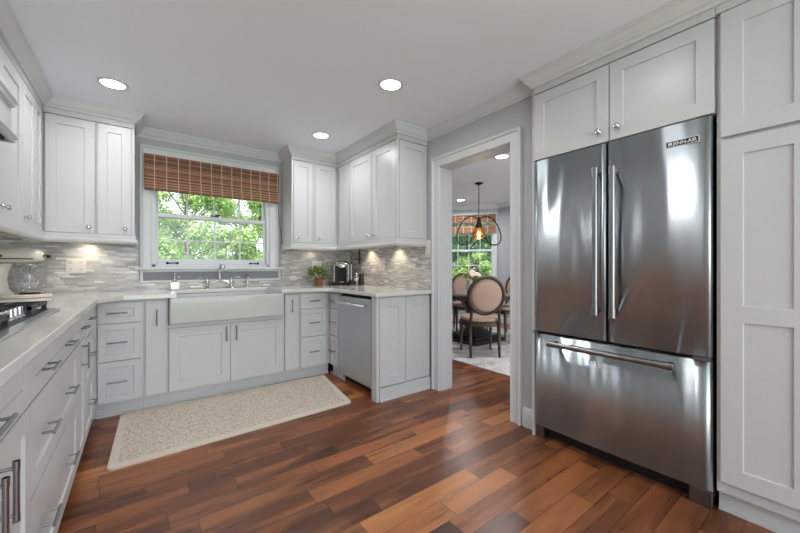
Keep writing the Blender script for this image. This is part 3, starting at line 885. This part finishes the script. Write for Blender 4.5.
bm = B(); cyl(bm, L(-.04, -.066, .288), L(-.04, -.05, .288), .008, 10); obj('speed_knob', bm, 'black', r)
bm = B(); lathe(bm, [(.04, .235), (.042, .225), (.03, .215), (.012, .21), (.008, .17)], L(.085, 0, 0), seg=18); obj('planetary', bm, 'chrome', r, smooth=True)
bm = B()
for s in (-1, 1): tube(bm, [L(.085, 0, .17), L(.085+s*.03, 0, .15), L(.085+s*.045, 0, .11), L(.085+s*.03, 0, .07), L(.085, 0, .055)], .004, 8)
cyl(bm, L(.085, 0, .055), L(.085, 0, .17), .004, 8)
obj('beater', bm, 'chrome', r)
bm = B(); lathe(bm, [(.04, .030), (.050, .034), (.066, .06), (.078, .10), (.085, .15), (.088, .205), (.092, .208), (.090, .212), (.086, .207), (.082, .15), (.075, .10), (.063, .062), (.046, .038), (.0, .036)], L(.085, 0, 0), seg=32)
obj('bowl', bm, 'bowl', r, smooth=True)
bm = B(); lathe(bm, [(.052, .0265), (.055, .030), (.052, .034), (.0, .034)], L(.085, 0, 0), seg=24); obj('bowl_foot', bm, 'blackmetal', r)
bm = B(); tube(bm, [L(.170, 0, .185), L(.215, 0, .18), L(.23, 0, .15), L(.225, 0, .11), L(.205, 0, .085), L(.152, 0, .082)], .008, 10); obj('bowl_handle', bm, 'bowl', r, smooth=True)
r.rotation_euler = (0, 0, ROT)

# ================================================================ PLANT, COFFEE MAKER, SMALL THINGS
def leaf_mesh(bm, c, rad, nleaf, size, flat=.8, seed=1, up=.3):
    rg = random.Random(seed)
    for i in range(nleaf):
        th = rg.uniform(0, 2*PI); ph = math.acos(rg.uniform(-.5, 1))
        k = rg.uniform(.45, 1)**.6
        d = Vector((math.sin(ph)*math.cos(th), math.sin(ph)*math.sin(th), math.cos(ph)*flat))
        p = Vector(c) + Vector((d.x*rad, d.y*rad, d.z*rad))*k
        dirv = (d + Vector((rg.uniform(-.5,.5), rg.uniform(-.5,.5), rg.uniform(-.3,.5)+up*.3))).normalized()
        s = dirv.cross(Vector((0,0,1))).normalized() if abs(dirv.z) < .95 else Vector((1,0,0))
        nn = s.cross(dirv)
        L_ = size*rg.uniform(.7, 1.3); W = L_*.28
        v = [p, p+dirv*L_*.5+s*W+nn*W*.3, p+dirv*L_, p+dirv*L_*.5-s*W+nn*W*.3]
        m_ = p+dirv*L_*.5
        v = [bm.verts.new(x) for x in v]; mv = bm.verts.new(m_)
        bm.faces.new((v[0], v[1], mv)); bm.faces.new((v[1], v[2], mv)); bm.faces.new((v[2], v[3], mv)); bm.faces.new((v[3], v[0], mv))
px_, py_ = 1.640, 3.72
r = root('potted_plant', 'small leafy green plant in a terracotta pot on the back counter', 'potted plant', (px_, py_, .9145))
bm = B(); lathe(bm, [(.036, .9145), (.048, .985), (.054, .985), (.055, 1.003), (.047, 1.003), (.045, .99), (0, .99)], (px_, py_, 0), seg=24); obj('pot', bm, 'pot', r, smooth=False)
bm = B(); lathe(bm, [(.046, .985), (.044, .996), (0, .998)], (px_, py_, 0), seg=20); obj('soil', bm, 'soil', r)
bm = B(); leaf_mesh(bm, (px_-.01, py_, 1.030), .105, 200, .05, .75, 3); obj('leaves', bm, 'leafP', r)

# coffee maker
cx, cy = 1.920, 3.69
r = root('coffee_maker', 'black and chrome pod coffee maker on a black tray in the right corner', 'coffee maker', (cx, cy, .9145))
CR = Matrix.Rotation(math.radians(-37), 3, 'Z')
def cm(name, f, m_, **k):
    bm = B(); f(bm)
    bmesh.ops.rotate(bm, verts=bm.verts[:], cent=(0,0,0), matrix=CR)
    bmesh.ops.translate(bm, verts=bm.verts[:], vec=(cx, cy, .9145))
    return obj(name, bm, m_, r, **k)
cm('tray', lambda b: box(b, -.135, -.14, 0, .115, .11, .012), 'black', bevel=.004)
def f(b):
    box(b, -.078, .02, .012, .082, .10, .235); box(b, -.078, -.10, .012, .082, .02, .035)
cm('body', f, 'black', bevel=.006)
cm('side_panel', lambda b: (box(b, .060, -.085, .0355, .092, .099, .235), box(b, -.090, -.085, .0355, -.074, .099, .235)), 'nickel', bevel=.006)
def f(b):
    lathe(b, [(.085, .20), (.09, .22), (.088, .25), (.07, .275), (.04, .288), (0, .292)], (0, 0, 0), seg=24)
cm('brew_head', f, 'chrome', smooth=True)
cm('drip_grill', lambda b: lathe(b, [(.05, .036), (.05, .042), (0, .042)], (0, -.045, 0), seg=20), 'chrome')
cm('water_tank', lambda b: box(b, .094, -.02, .012, .118, .09, .25), 'nickel', bevel=.006)
def f(b):
    tube(b, [(-.05, -.088, .235), (-.03, -.102, .262), (.03, -.102, .262), (.05, -.088, .235)], .006, 8)
cm('lever', f, 'chrome')

def simple(name, label, cat, prof, x, y, m_, seg=20, group=None, smooth=False):
    bm = B(); lathe(bm, prof, (x, y, .9145), seg=seg)
    return tag(obj(name, bm, m_, smooth=smooth), label, cat, group)
r = root('milk_frother', 'chrome and white milk frother jug beside the coffee maker', 'milk frother', (2.040, 3.560, .9145))
bm = B(); lathe(bm, [(.030, 0), (.032, .01), (.030, .09)], (2.040, 3.560, .9145), seg=20); obj('jug', bm, 'porcelain', r, smooth=True)
bm = B(); lathe(bm, [(.031, .0905), (.030, .115), (.018, .135), (.010, .15), (0, .152)], (2.040, 3.560, .9145), seg=20); obj('lid', bm, 'chrome', r, smooth=True)
simple('canister', 'tall black cylindrical canister at the right end of the coffee things', 'canister', [(.030, 0), (.030, .13), (.028, .135), (0, .135)], 2.065, 3.490, 'black')
simple('sugar_bowl', 'small round black bowl between coffee maker and frother jug', 'bowl', [(.02, 0), (.033, .02), (.034, .045), (.02, .065), (.006, .07), (.008, .08), (0, .085)], 1.955, 3.49, 'black', smooth=True)
simple('saucer', 'small white saucer on the counter in front of the canister', 'saucer', [(.03, 0), (.055, .008), (.056, .010), (.03, .004), (0, .004)], 1.915, 3.39, 'porcelain', smooth=True)

# wall plates
def plate(F, u0, u1, v0, v1, label, kind, gangs=1, name='wall_outlet'):
    r = root(name, label, 'outlet' if kind == 'o' else 'switch', F.P((u0+u1)/2, (v0+v1)/2, 0))
    bm = B(); fbox(bm, F, u0, v0, 0, u1, v1, .006); obj('cover_plate', bm, 'plastic', r, bevel=.002)
    gw = (u1-u0)/gangs
    for g in range(gangs):
        c = u0+gw*(g+.5); vc = (v0+v1)/2
        if kind == 'o':
            for s in (-1, 1):
                bm = B(); fbox(bm, F, c-.014, vc+s*.028-.018, .0062, c+.014, vc+s*.028+.018, .008); q = obj('socket', bm, 'plastic', r)
                bm = B()
                for t_ in (-.006, .006): fbox(bm, F, c+t_-.0015, vc+s*.028-.002, .0082, c+t_+.0015, vc+s*.028+.009, .0088)
                fbox(bm, F, c-.002, vc+s*.028-.012, .0082, c+.002, vc+s*.028-.007, .0088)
                obj('slot', bm, 'darkslot', q)
        else:
            bm = B(); fbox(bm, F, c-.017, vc-.034, .0062, c+.017, vc+.034, .010); obj('rocker', bm, 'plastic', r, bevel=.002)
FBs = Face('back', YB-.0115); FRs = Face('right', 2.1685)
plate(FBs, -.490, -.365, 1.076, 1.196, 'double electrical outlet in the backsplash right of the stand mixer', 'o', 2)
plate(FBs, 1.645, 1.765, 1.070, 1.196, 'double outlet partly hidden by the potted plant', 'o', 2)
plate(FRs, 3.160, 3.280, 1.085, 1.225, 'double rocker switch on the right wall tiles between two puck lights', 's', 2, 'light_switch')
plate(FRs, 2.40, 2.475, 1.245, 1.375, 'single rocker switch on the right wall tiles next to the doorway trim', 's', 1, 'light_switch')
bm = B()
for z, rr_ in ((1.395, .008), (1.36, .014), (1.32, .012), (1.28, .018), (1.24, .013)): ball(bm, (2.150, 3.68, z-.06), rr_, u=10, v=8)
cyl(bm, (2.150, 3.68, 1.16), (2.150, 3.68, 1.345), .005, 8); cyl(bm, (2.150, 3.68, 1.335), (2.168, 3.68, 1.335), .005, 8)
tag(obj('wall_hook_ornament', bm, 'black'), 'slim black ornament hanging on the tiles above the coffee canister', 'ornament')

# ================================================================ REFRIGERATOR
XF = 2.10; FF = Face('right', XF)
r = root('refrigerator', 'stainless steel french-door refrigerator with bottom freezer drawer', 'refrigerator', (2.45, .85, 0))
bm = B(); box(bm, 2.145, .405, .05, 2.85, 1.300, 1.820); obj('body', bm, 'gasket', r)
def bowed(u0, u1, v0, v1, bow=.006, th=.04):
    """steel door, slightly bowed outwards along its width, rounded vertical edges"""
    bm = B(); N = 28; fr, bk = [], []
    for k in range(N+1):
        t_ = k/N; u = u0+(u1-u0)*t_
        e = min(t_, 1-t_)*(u1-u0)
        w_ = bow*math.sin(PI*t_) - (.010*(1-e/.010)**2 if e < .010 else 0)
        fr.append((bm.verts.new(FF.P(u, v0, w_)), bm.verts.new(FF.P(u, v1, w_))))
        bk.append((bm.verts.new(FF.P(u, v0, -th)), bm.verts.new(FF.P(u, v1, -th))))
    for k in range(N):
        bm.faces.new((fr[k][0], fr[k+1][0], fr[k+1][1], fr[k][1])); bm.faces.new((bk[k][0], bk[k][1], bk[k+1][1], bk[k+1][0]))
        bm.faces.new((fr[k][1], fr[k+1][1], bk[k+1][1], bk[k][1])); bm.faces.new((fr[k][0], bk[k][0], bk[k+1][0], fr[k+1][0]))
    bm.faces.new((fr[0][0], fr[0][1], bk[0][1], bk[0][0])); bm.faces.new((fr[N][0], bk[N][0], bk[N][1], fr[N][1]))
    return bm
def fhandle(parent, p0, p1, vertical):
    bm = B(); P0, P1 = Vector(p0), Vector(p1); d = (P1-P0).normalized()
    cyl(bm, P0, P1, .0165, 20)
    for q in (P0, P1-d*.05): cyl(bm, q-d*.002, q+d*.052, .0190, 20)
    for q in (P0+d*.025, P1-d*.025): cyl(bm, q, q+Vector((XF-q.x-.002, 0, 0)), .013, 14)
    return obj('handle', bm, 'steel2', parent, smooth=False, bevel=.0015)
d1 = obj('door', bowed(.856, 1.302, .708, 1.826), 'steel', r, smooth=False)
fhandle(d1, (2.04, .888, .858), (2.04, .888, 1.683), True)
d2 = obj('door', bowed(.402, .850, .708, 1.826), 'steel', r)
fhandle(d2, (2.04, .800, .852), (2.04, .800, 1.671), True)
d3 = obj('freezer_drawer', bowed(.402, 1.302, .088, .690, bow=.010), 'steel', r)
fhandle(d3, (2.035, .530, .648), (2.035, 1.165, .648), False)
for o in (d1, d2, d3):
    for p in o.data.polygons: p.use_smooth = abs(p.normal.x) > .5
bm = B()
bm.free()
for a, b in ((1.24, 1.298), (.406, .49)):
    bm = B(); box(bm, 2.115, a, .0, 2.144, b, .078); obj('front_foot', bm, 'nickel', r, bevel=.003)
bm = B(); box(bm, 2.17, .49, .0, 2.25, 1.24, .082); obj('toe_grille', bm, 'gasket', r)
for a, b in ((1.262, 1.301), (.403, .470)):
    bm = B(); box(bm, 2.085, a, .6915, 2.14, b, .7065); obj('hinge', bm, 'nickel', r)
# badge with lettering
bm = B(); fbox(bm, FF, .447, 1.716, .0035, .577, 1.7475, .0065); bw = obj('badge', bm, 'badgew', d2, bevel=.001)
bm = B(); fbox(bm, FF, .450, 1.719, .0066, .574, 1.7445, .0075); obj('badge_plate', bm, 'badge', bw)
def text_mesh(body, size, extr):
    c = bpy.data.curves.new('txt', 'FONT'); c.body = body; c.size = size; c.extrude = extr; c.offset = .0002
    c.align_x = 'LEFT'
    o = bpy.data.objects.new('txt', c); COL.objects.link(o)
    dg = bpy.context.evaluated_depsgraph_get(); me = bpy.data.meshes.new_from_object(o.evaluated_get(dg))
    bpy.data.objects.remove(o); return me
me = text_mesh('JENN-AIR', .0215, .0004)
bm = B(); bm.from_mesh(me)
wx = max(v.co.x for v in bm.verts); sc_ = .092/wx
XB = XF-.0081
for v in bm.verts:
    a, b_, c_ = v.co; v.co = Vector((XB - c_, .5475 - a*sc_, 1.7240 + b_))
for (a, b_, c_, e_) in ((.566, 1.7245, .5515, 1.7395),):
    fbox(bm, FF, a, b_, .0076, c_, e_, .0086)
for (a, b_, c_, e_) in ():
    pass
lt = obj('badge_lettering', bm, 'badgew', bw)
bm = B(); fbox(bm, FF, .5635, 1.7345, .0087, .556, 1.7368, .0092); fbox(bm, FF, .5615, 1.7275, .0087, .554, 1.7298, .0092); obj('badge_emblem', bm, 'badge', bw)

# niche panels and cabinets around the refrigerator
r = root('overhead_cabinet', 'white two-door cabinet built in above the refrigerator', 'wall cabinet', (2.45, .85, 1.83))
bm = B(); box(bm, 2.1225, .392, 1.836, 2.9, 1.3035, 2.399); obj('body', bm, 'cab', r)
d = front(FF, r, 'door', .840, 1.300, 1.834, 2.268, rail=.065); knob(FF, d, .890, 1.895)
d = front(FF, r, 'door', .394, .838, 1.834, 2.268, rail=.065); knob(FF, d, .795, 1.900)
bm = B(); box(bm, 2.1005, .392, 2.274, 2.122, 1.3035, 2.399); obj('frieze', bm, 'cab', r)
bm = B(); box(bm, 2.110, 1.304, 0.0, 2.9, 1.3195, 2.399)
tag(obj('filler_board', bm, 'cab'), 'white tall panel between refrigerator and the doorway wall', 'cabinet panel')
r = root('pantry_cabinet', 'tall white pantry cabinet to the right of the refrigerator', 'pantry cabinet', (2.5, 0, 0))
bm = B(); box(bm, 2.1225, -.60, .10, 2.9, .3905, 2.399); obj('body', bm, 'cab', r)
bm = B(); box(bm, 2.165, -.60, 0, 2.9, .3905, .099); box(bm, 2.155, -.60, 0, 2.165, .3905, .015); obj('toe_kick', bm, 'cab', r)
bm = B(); box(bm, 2.1005, -.60, 2.274+.006, 2.122, .3905, 2.399); obj('frieze', bm, 'cab', r)
for a, b in ((.08, .376), (-.23, .076)):
    front(FF, r, 'door', a, b, .155, 1.699, rail=.072, rails=[.918])
    front(FF, r, 'door', a, b, 1.712, 2.277, rail=.072)

# ================================================================ RUG
r = root('area_rug', 'beige woven jute rug lying in front of the sink cabinet', 'rug', (.65, 2.95, 0))
def rr_pts(x0, y0, x1, y1, rad=.03, n_=5):
    out = []
    for cx_, cy_, a0 in ((x1-rad, y1-rad, 0), (x0+rad, y1-rad, 90), (x0+rad, y0+rad, 180), (x1-rad, y0+rad, 270)):
        for k in range(n_): 
            a = math.radians(a0+90*k/(n_-1)); out.append((cx_+rad*math.cos(a), cy_+rad*math.sin(a)))
    return out
def warp(p):   # the rug corners as they lie, slightly askew
    x, y = p
    s_ = (x+.145)/1.6; t_ = (y-2.49)/.86
    a = Vector((-.148, 2.482)); b = Vector((1.400, 2.520)); c_ = Vector((1.520, 3.335)); d_ = Vector((-.115, 3.375))
    q = a*(1-s_)*(1-t_) + b*s_*(1-t_) + c_*s_*t_ + d_*(1-s_)*t_
    return (q.x, q.y)
outer = rr_pts(-.145, 2.49, 1.455, 3.35)
inner = rr_pts(-.145+.045, 2.49+.045, 1.455-.045, 3.35-.045, .01)
bm = B(); prism(bm, [warp(p) for p in inner], .0005, .012); obj('weave', bm, 'jute', r)
bm = B()
ou0 = [bm.verts.new((*warp(p), .0005)) for p in outer]; ou1 = [bm.verts.new((*warp(p), .011)) for p in outer]; in1 = [bm.verts.new((*warp(p), .0135)) for p in inner]; in0 = [bm.verts.new((*warp(p), .0005)) for p in inner]
nn_ = len(outer)
for A_, B_ in ((ou0, ou1), (ou1, in1), (in1, in0), (in0, ou0)):
    for i in range(nn_): bm.faces.new((A_[i], A_[(i+1)%nn_], B_[(i+1)%nn_], B_[i]))
obj('binding', bm, 'binding', r)

# ================================================================ DINING ROOM
# bay wall with window, local frame: u along WD from the corner, outward normal away from the room
nrm = Vector((WD.y, -WD.x)) * -1       # into the room?
if (Vector((4.1, 3.45)) - Vector(WC)).dot(nrm) < 0: nrm = -nrm
class FaceBay:
    def P(s, u, v, w_=0):
        return (WC[0]+WD.x*u+nrm.x*w_, WC[1]+WD.y*u+nrm.y*w_, v)
FY = FaceBay()
def fbox2(bm, F, u0, v0, w0, u1, v1, w1):
    v = [bm.verts.new(F.P(*p)) for p in ((u0,v0,w0),(u1,v0,w0),(u1,v0,w1),(u0,v0,w1),(u0,v1,w0),(u1,v1,w0),(u1,v1,w1),(u0,v1,w1))]
    for f_ in ((0,3,2,1),(4,5,6,7),(0,1,5,4),(1,2,6,5),(2,3,7,6),(3,0,4,7)): bm.faces.new([v[i] for i in f_])
    return bm
_old = fbox
def fbox(bm, F, *a):
    return fbox2(bm, F, *a) if isinstance(F, FaceBay) else _old(bm, F, *a)
BU0, BU1, BZ0, BZ1 = .075, 1.10, .74, 2.16
bm = B(); fbox(bm, FY, -.0, 0, -.15, BU0, CH, 0); fbox(bm, FY, BU1, 0, -.15, WL, CH, 0); fbox(bm, FY, BU0, 0, -.15, BU1, BZ0, 0); fbox(bm, FY, BU0, BZ1, -.15, BU1, CH, 0)
struct('wall_bay', bm, 'dwall')
w2 = make_window('window_2', FY, BU0, BU1, BZ0, BZ1, 1.47, (1.16, 1.80), 4)
bm = B(); casing(bm, BU0+.005, BU1-.005, BZ0-.005, BZ1, FY, wd=.07); obj('window_casing', bm, 'trim', w2)
bm = B(); fbox(bm, FY, BU0-.09, BZ0-.03, -.05, BU1+.1, BZ0-.003, .05); obj('window_sill', bm, 'trim', w2)
s2 = root('woven_shade', 'dark brown woven shade over the dining room window behind the pendant', 'window shade', FY.P(.6, 1.83, .05))
for z0, z1 in ((2.04, 2.20), (1.83, 1.97)):
    bm = B(); fbox(bm, FY, .04, z0, .03, 1.14, z1, .05); obj('shade_panel', bm, 'bamboo', s2)
bm = B(); fbox(bm, FY, .04, 1.97, .036, 1.14, 2.04, .038); obj('sheer_band', bm, 'bowl', s2)

# pendant
PX, PY = 4.10, 3.455
r = root('pendant_light', 'black wire pendant with an amber glass bulb shade over the dining table', 'pendant light', (PX, PY, CH))
bm = B(); lathe(bm, [(.062, CH-.001), (.062, CH-.012), (.03, CH-.028), (.008, CH-.035)], (PX, PY, 0), seg=24); obj('canopy', bm, 'blackmetal', r, smooth=True)
bm = B(); cyl(bm, (PX, PY, 1.88), (PX, PY, CH-.03), .006, 8); obj('stem', bm, 'blackmetal', r)
bm = B(); lathe(bm, [(.012, 1.885), (.030, 1.87), (.026, 1.84), (.040, 1.78), (.052, 1.74), (.046, 1.72), (0, 1.72)], (PX, PY, 0), seg=20); obj('socket', bm, 'blackmetal', r, smooth=True)
bm = B(); lathe(bm, [(.044, 1.735), (.07, 1.70), (.092, 1.65), (.098, 1.615), (.085, 1.575), (.05, 1.55), (.045, 1.553), (.08, 1.578), (.093, 1.615), (.087, 1.65), (.065, 1.698), (.04, 1.73)], (PX, PY, 0), seg=28); obj('glass_shade', bm, 'amber', r, smooth=True)
bm = B(); ball(bm, (PX, PY, 1.625), .030, sz=1.6, u=14, v=10); obj('light_bulb', bm, 'fil', r, smooth=True)
l = bpy.data.lights.new('pendant_lamp', 'POINT'); l.energy = 4; l.color = (1, .8, .6); l.shadow_soft_size = .03
lo = bpy.data.objects.new('pendant_lamp', l); COL.objects.link(lo); lo.parent = r; lo.location = (0, 0, 1.50-CH)
for az in (-37,):
    for s in (1, -1):
        dx, dy = math.cos(math.radians(az))*s, math.sin(math.radians(az))*s
        pts = []
        for (h, z) in ((.02, 1.86), (.10, 1.895), (.19, 1.87), (.26, 1.79), (.315, 1.68), (.335, 1.58), (.315, 1.50), (.26, 1.465), (.19, 1.47), (.13, 1.52), (.08, 1.61), (.055, 1.72)):
            pts.append((PX+dx*h, PY+dy*h, z))
        # smooth
        sm = []
        for i in range(len(pts)-1):
            p0, p1, p2, p3 = [Vector(pts[min(max(j, 0), len(pts)-1)]) for j in (i-1, i, i+1, i+2)]
            for q in range(4):
                t_ = q/4
                sm.append(.5*((2*p1)+(p2-p0)*t_+(2*p0-5*p1+4*p2-p3)*t_*t_+(3*p1-p0-3*p2+p3)*t_**3))
        sm.append(Vector(pts[-1]))
        if az == -37 or True:
            bm = B(); tube(bm, sm, .009, 8); obj('wire_loop', bm, 'blackmetal', r)

# rug, table, chairs
bm = B(); box(bm, 3.03, 1.6, .0005, 5.25, 4.75, .010); tag(obj('area_rug', bm, 'drug'), 'large pale grey rug under the dining table', 'rug')
TX, TY = 4.10, 3.56
r = root('dining_table', 'round dark wood pedestal dining table seen through the doorway', 'table', (TX, TY, .011))
bm = B(); lathe(bm, [(.0, .725), (.71, .725), (.725, .735), (.725, .752), (.71, .765), (0, .765)], (TX, TY, 0), seg=48); obj('tabletop', bm, mat('table_top_wood', (110, 104, 102), .14, coat=.7), r, smooth=False)
bm = B(); lathe(bm, [(.60, .66), (.62, .66), (.62, .7245), (.60, .7245)], (TX, TY, 0), seg=40); obj('table_apron', bm, 'dwood', r)
bm = B(); lathe(bm, [(.28, .11), (.20, .17), (.12, .24), (.10, .38), (.14, .50), (.20, .60), (.30, .7245)], (TX, TY, 0), seg=8); obj('pedestal', bm, mat('black_stain', (40, 38, 40), .4), r)
bm = B(); prism(bm, [(TX+a*.34, TY+b*.34) for a, b in ((1,1),(-1,1),(-1,-1),(1,-1))], .011, .065); prism(bm, [(TX+a*.29, TY+b*.29) for a, b in ((1,1),(-1,1),(-1,-1),(1,-1))], .066, .11); obj('plinth', bm, 'black', r, bevel=.004)

def make_chair(name, label):
    t = root(name, label, 'chair', (0, 0, 0), 'oval-backed dining chairs')
    bm = B(); pts = []
    for k in range(24):
        a = 2*PI*k/24; pts.append((.255*math.copysign(abs(math.cos(a))**.75, math.cos(a)), .235*math.copysign(abs(math.sin(a))**.75, math.sin(a))))
    prism(bm, pts, .375, .43); obj('seat_frame', bm, 'dwood', t, bevel=.006)
    bm = B(); prism(bm, [(x*.95, y*.95) for x, y in pts], .431, .49); obj('seat', bm, 'linen', t, bevel=.022, seg=4)
    tilt = -.14
    def back(x, z): return (x, -.225 + (z-.45)*tilt, z)
    zc, rx, rz = .765, .215, .225
    bm = B(); tube(bm, [back(rx*math.cos(2*PI*k/32), zc+rz*math.sin(2*PI*k/32)) for k in range(32)], .024, 8, closed=True); obj('back_frame', bm, 'dwood', t, smooth=True)
    bm = B(); ring0 = []; ring1 = []; N = 32
    for sgn, lst in ((-1, ring0), (1, ring1)):
        for rr_, off in ((1, .008), (.8, .024), (.45, .032)):
            lst.append([bm.verts.new((lambda p: (p[0], p[1]+sgn*off, p[2]))(back(rx*.93*rr_*math.cos(2*PI*k/N), zc+rz*.93*rr_*math.sin(2*PI*k/N)))) for k in range(N)])
        for a, b in zip(lst, lst[1:]):
            for k in range(N): bm.faces.new((a[k], a[(k+1)%N], b[(k+1)%N], b[k]))
        bm.faces.new(lst[-1])
    for k in range(N): bm.faces.new((ring0[0][k], ring0[0][(k+1)%N], ring1[0][(k+1)%N], ring1[0][k]))
    obj('back_pad', bm, 'linen', t, smooth=True)
    for s in (-1, 1):
        bm = B(); tube(bm, [(s*.175, -.20, .40), (s*.178, -.222, .46), back(s*.165, .64)], .018, 8)
        obj('back_post', bm, 'dwood', t)
    for (x, y) in ((.20, .19), (-.20, .19), (.18, -.20), (-.18, -.20)):
        bm = B()
        if y > 0: lathe(bm, [(.013, 0), (.017, .03), (.013, .05), (.026, .34), (.028, .40)], (x, y, 0), seg=12)
        else: tube(bm, [(x, y-.03, 0), (x, y-.015, .15), (x, y, .40)], [.014, .018, .024], 10)
        obj('leg', bm, 'dwood', t, smooth=True)
    return t
def copy_tree(o, parent=None):
    c = o.copy(); COL.objects.link(c); c.parent = parent
    for ch in list(o.children): copy_tree(ch, c)
    return c
ch0 = make_chair('dining_chair', 'oval-backed dining chair nearest the doorway, its back to the kitchen')
def place(o, x, y, heading, label=None):
    o.location = (x, y, .0125); o.rotation_euler = (0, 0, -math.radians(heading))
    if label: o['label'] = label
place(ch0, 3.52, 2.95, 34)
for (x, y, hd, lb) in ((3.60, 4.28, 140, 'oval-backed dining chair at the far left side of the dining table'),
                       (4.60, 4.16, -143, 'oval-backed dining chair beyond the flowers, facing the kitchen'),
                       (4.76, 3.48, -82, 'oval-backed dining chair behind the right side of the table, partly hidden by the casing')):
    place(copy_tree(ch0), x, y, hd, lb)
# flowers
r = root('flower_vase', 'vase of pale blush flowers and green leaves on the dining table', 'flowers', (3.896, 3.45, .766))
bm = B(); lathe(bm, [(.035, .766), (.05, .79), (.055, .85), (.035, .90), (.04, .925)], (3.896, 3.45, 0), seg=20); obj('vase', bm, 'vase', r, smooth=True)
bm = B(); leaf_mesh(bm, (3.896, 3.45, .955), .11, 90, .06, .7, 9); obj('leaves', bm, 'leafP', r)
rg = random.Random(4)
for k in range(6):
    a = 2*PI*k/5; q = .085 if k < 5 else 0
    c_ = Vector((3.925+q*math.cos(a), 3.44+q*math.sin(a), 1.0 if k < 5 else 1.04))
    bm = B()
    for j in range(46):       # rounded head of small florets
        d = Vector((rg.gauss(0, 1), rg.gauss(0, 1), abs(rg.gauss(0, 1))*.9)).normalized()
        ball(bm, c_ + d*.040, .014, sz=.7, u=6, v=5)
    ball(bm, c_, .036, u=10, v=8)
    obj('blossom', bm, 'white_petal', r)

# ================================================================ OUTDOORS
bm = B(); box(bm, -40, -40, -.4, 50, 60, -.3); struct('ground', bm, 'lawn')
def tree(name, label, x, y, h, rad, m_, nleaf, size, seed, zlo=.5, group='trees outside the windows'):
    r = root(name, label, 'tree', (x, y, -.3), group)
    bm = B(); tube(bm, [(x, y, -.3), (x+.05, y, h*.3), (x, y+.05, h*.6), (x+.05, y, h*.85)], [.07*rad, .055*rad, .04*rad, .015], 8)
    rg = random.Random(seed); 
    cl = []
    for k in range(26):
        z = rg.uniform(zlo, h); t_ = (z-zlo)/(h-zlo)
        R_ = rad*math.sin(PI*min(max(.15+.8*t_, 0), 1))**.6
        a = rg.uniform(0, 2*PI); q = R_*math.sqrt(rg.uniform(.05, 1))
        cl.append((x+q*math.cos(a), y+q*math.sin(a), z, rad*rg.uniform(.22, .40)))
        if k < 12: tube(bm, [(x, y, z*.7), cl[-1][:3]], [.02*rad, .008], 5)
    obj('trunk', bm, 'bark', r)
    g = np.random.default_rng(seed)
    c_ = np.array(cl); idx = g.integers(0, len(cl), nleaf)
    d = g.normal(size=(nleaf, 3)); d /= np.linalg.norm(d, axis=1)[:, None]
    p = c_[idx, :3] + d*c_[idx, 3:4]*(g.random((nleaf, 1))**.4)*np.array([1, 1, .75])
    t1 = g.normal(size=(nleaf, 3)); t1 /= np.linalg.norm(t1, axis=1)[:, None]
    t2 = np.cross(t1, d); t2 /= (np.linalg.norm(t2, axis=1)[:, None]+1e-9)
    s_ = size*g.uniform(.6, 1.3, (nleaf, 1))
    V = np.stack([p, p+t1*s_*.5+t2*s_*.3, p+t1*s_, p+t1*s_*.5-t2*s_*.3], 1).reshape(-1, 3)
    V -= np.array([x, y, 0])
    me = bpy.data.meshes.new('foliage')
    me.vertices.add(len(V)); me.vertices.foreach_set('co', V.ravel())
    me.loops.add(nleaf*4); me.loops.foreach_set('vertex_index', np.arange(nleaf*4))
    me.polygons.add(nleaf); me.polygons.foreach_set('loop_start', np.arange(0, nleaf*4, 4)); me.polygons.foreach_set('loop_total', np.full(nleaf, 4))
    me.update(); me.validate()
    me.materials.append(M[m_])
    o = bpy.data.objects.new('foliage', me); COL.objects.link(o); o.parent = r; o.location = (0, 0, .3)
for x, y, h, rad, m_, nl, sz, sd, zl, nm, lb in (
    (.15, 8.2, 1.75, .75, 'leafA', 9000, .075, 1, -.2, 'garden_shrub', 'bright green shrub behind the lower left of the kitchen window'),
    (1.75, 8.6, 1.95, .75, 'leafA', 9000, .075, 2, -.2, 'garden_shrub', 'bright green shrub behind the lower middle of the kitchen window'),
    (3.35, 8.4, 1.65, .75, 'leafB', 9000, .075, 4, -.2, 'garden_shrub', 'green shrub behind the lower right of the kitchen window'),
    (1.1, 12.2, 4.4, 1.3, 'leafA', 11000, .10, 3, .9, 'leafy_tree', 'airy green tree behind the left half of the kitchen window'),
    (4.0, 12.4, 4.3, 1.3, 'leafB', 8000, .10, 5, 1.0, 'leafy_tree', 'airy green tree behind the right half of the kitchen window'),
    (-.4, 18.0, 4.2, 2.2, 'leafB', 9000, .17, 6, .6, 'leafy_tree', 'farthest tree behind the left edge of the kitchen window'),
    (4.6, 18.4, 4.4, 2.2, 'leafA', 9000, .17, 11, .6, 'leafy_tree', 'farthest tree behind the right side of the kitchen window'),
    (7.7, 6.6, 1.45, .7, 'leafA', 7000, .08, 7, -.2, 'garden_shrub', 'light green shrub close behind the dining room window'),
    (9.6, 8.6, 4.3, 1.4, 'leafC', 17000, .11, 8, .0, 'leafy_tree', 'dense blue-green tree behind the left of the dining room window'),
    (12.6, 8.9, 4.8, 1.4, 'leafC', 15000, .11, 9, .0, 'leafy_tree', 'dense blue-green tree behind the right of the dining room window'),
    (14.8, 13.6, 5.6, 2.6, 'leafC', 18000, .18, 10, .0, 'leafy_tree', 'tall blue-green tree farther beyond the dining room window')):
    tree(nm, lb, x, y, h, rad, m_, nl, sz, sd, zl, 'shrubs outside the windows' if nm == 'garden_shrub' else 'trees outside the windows')
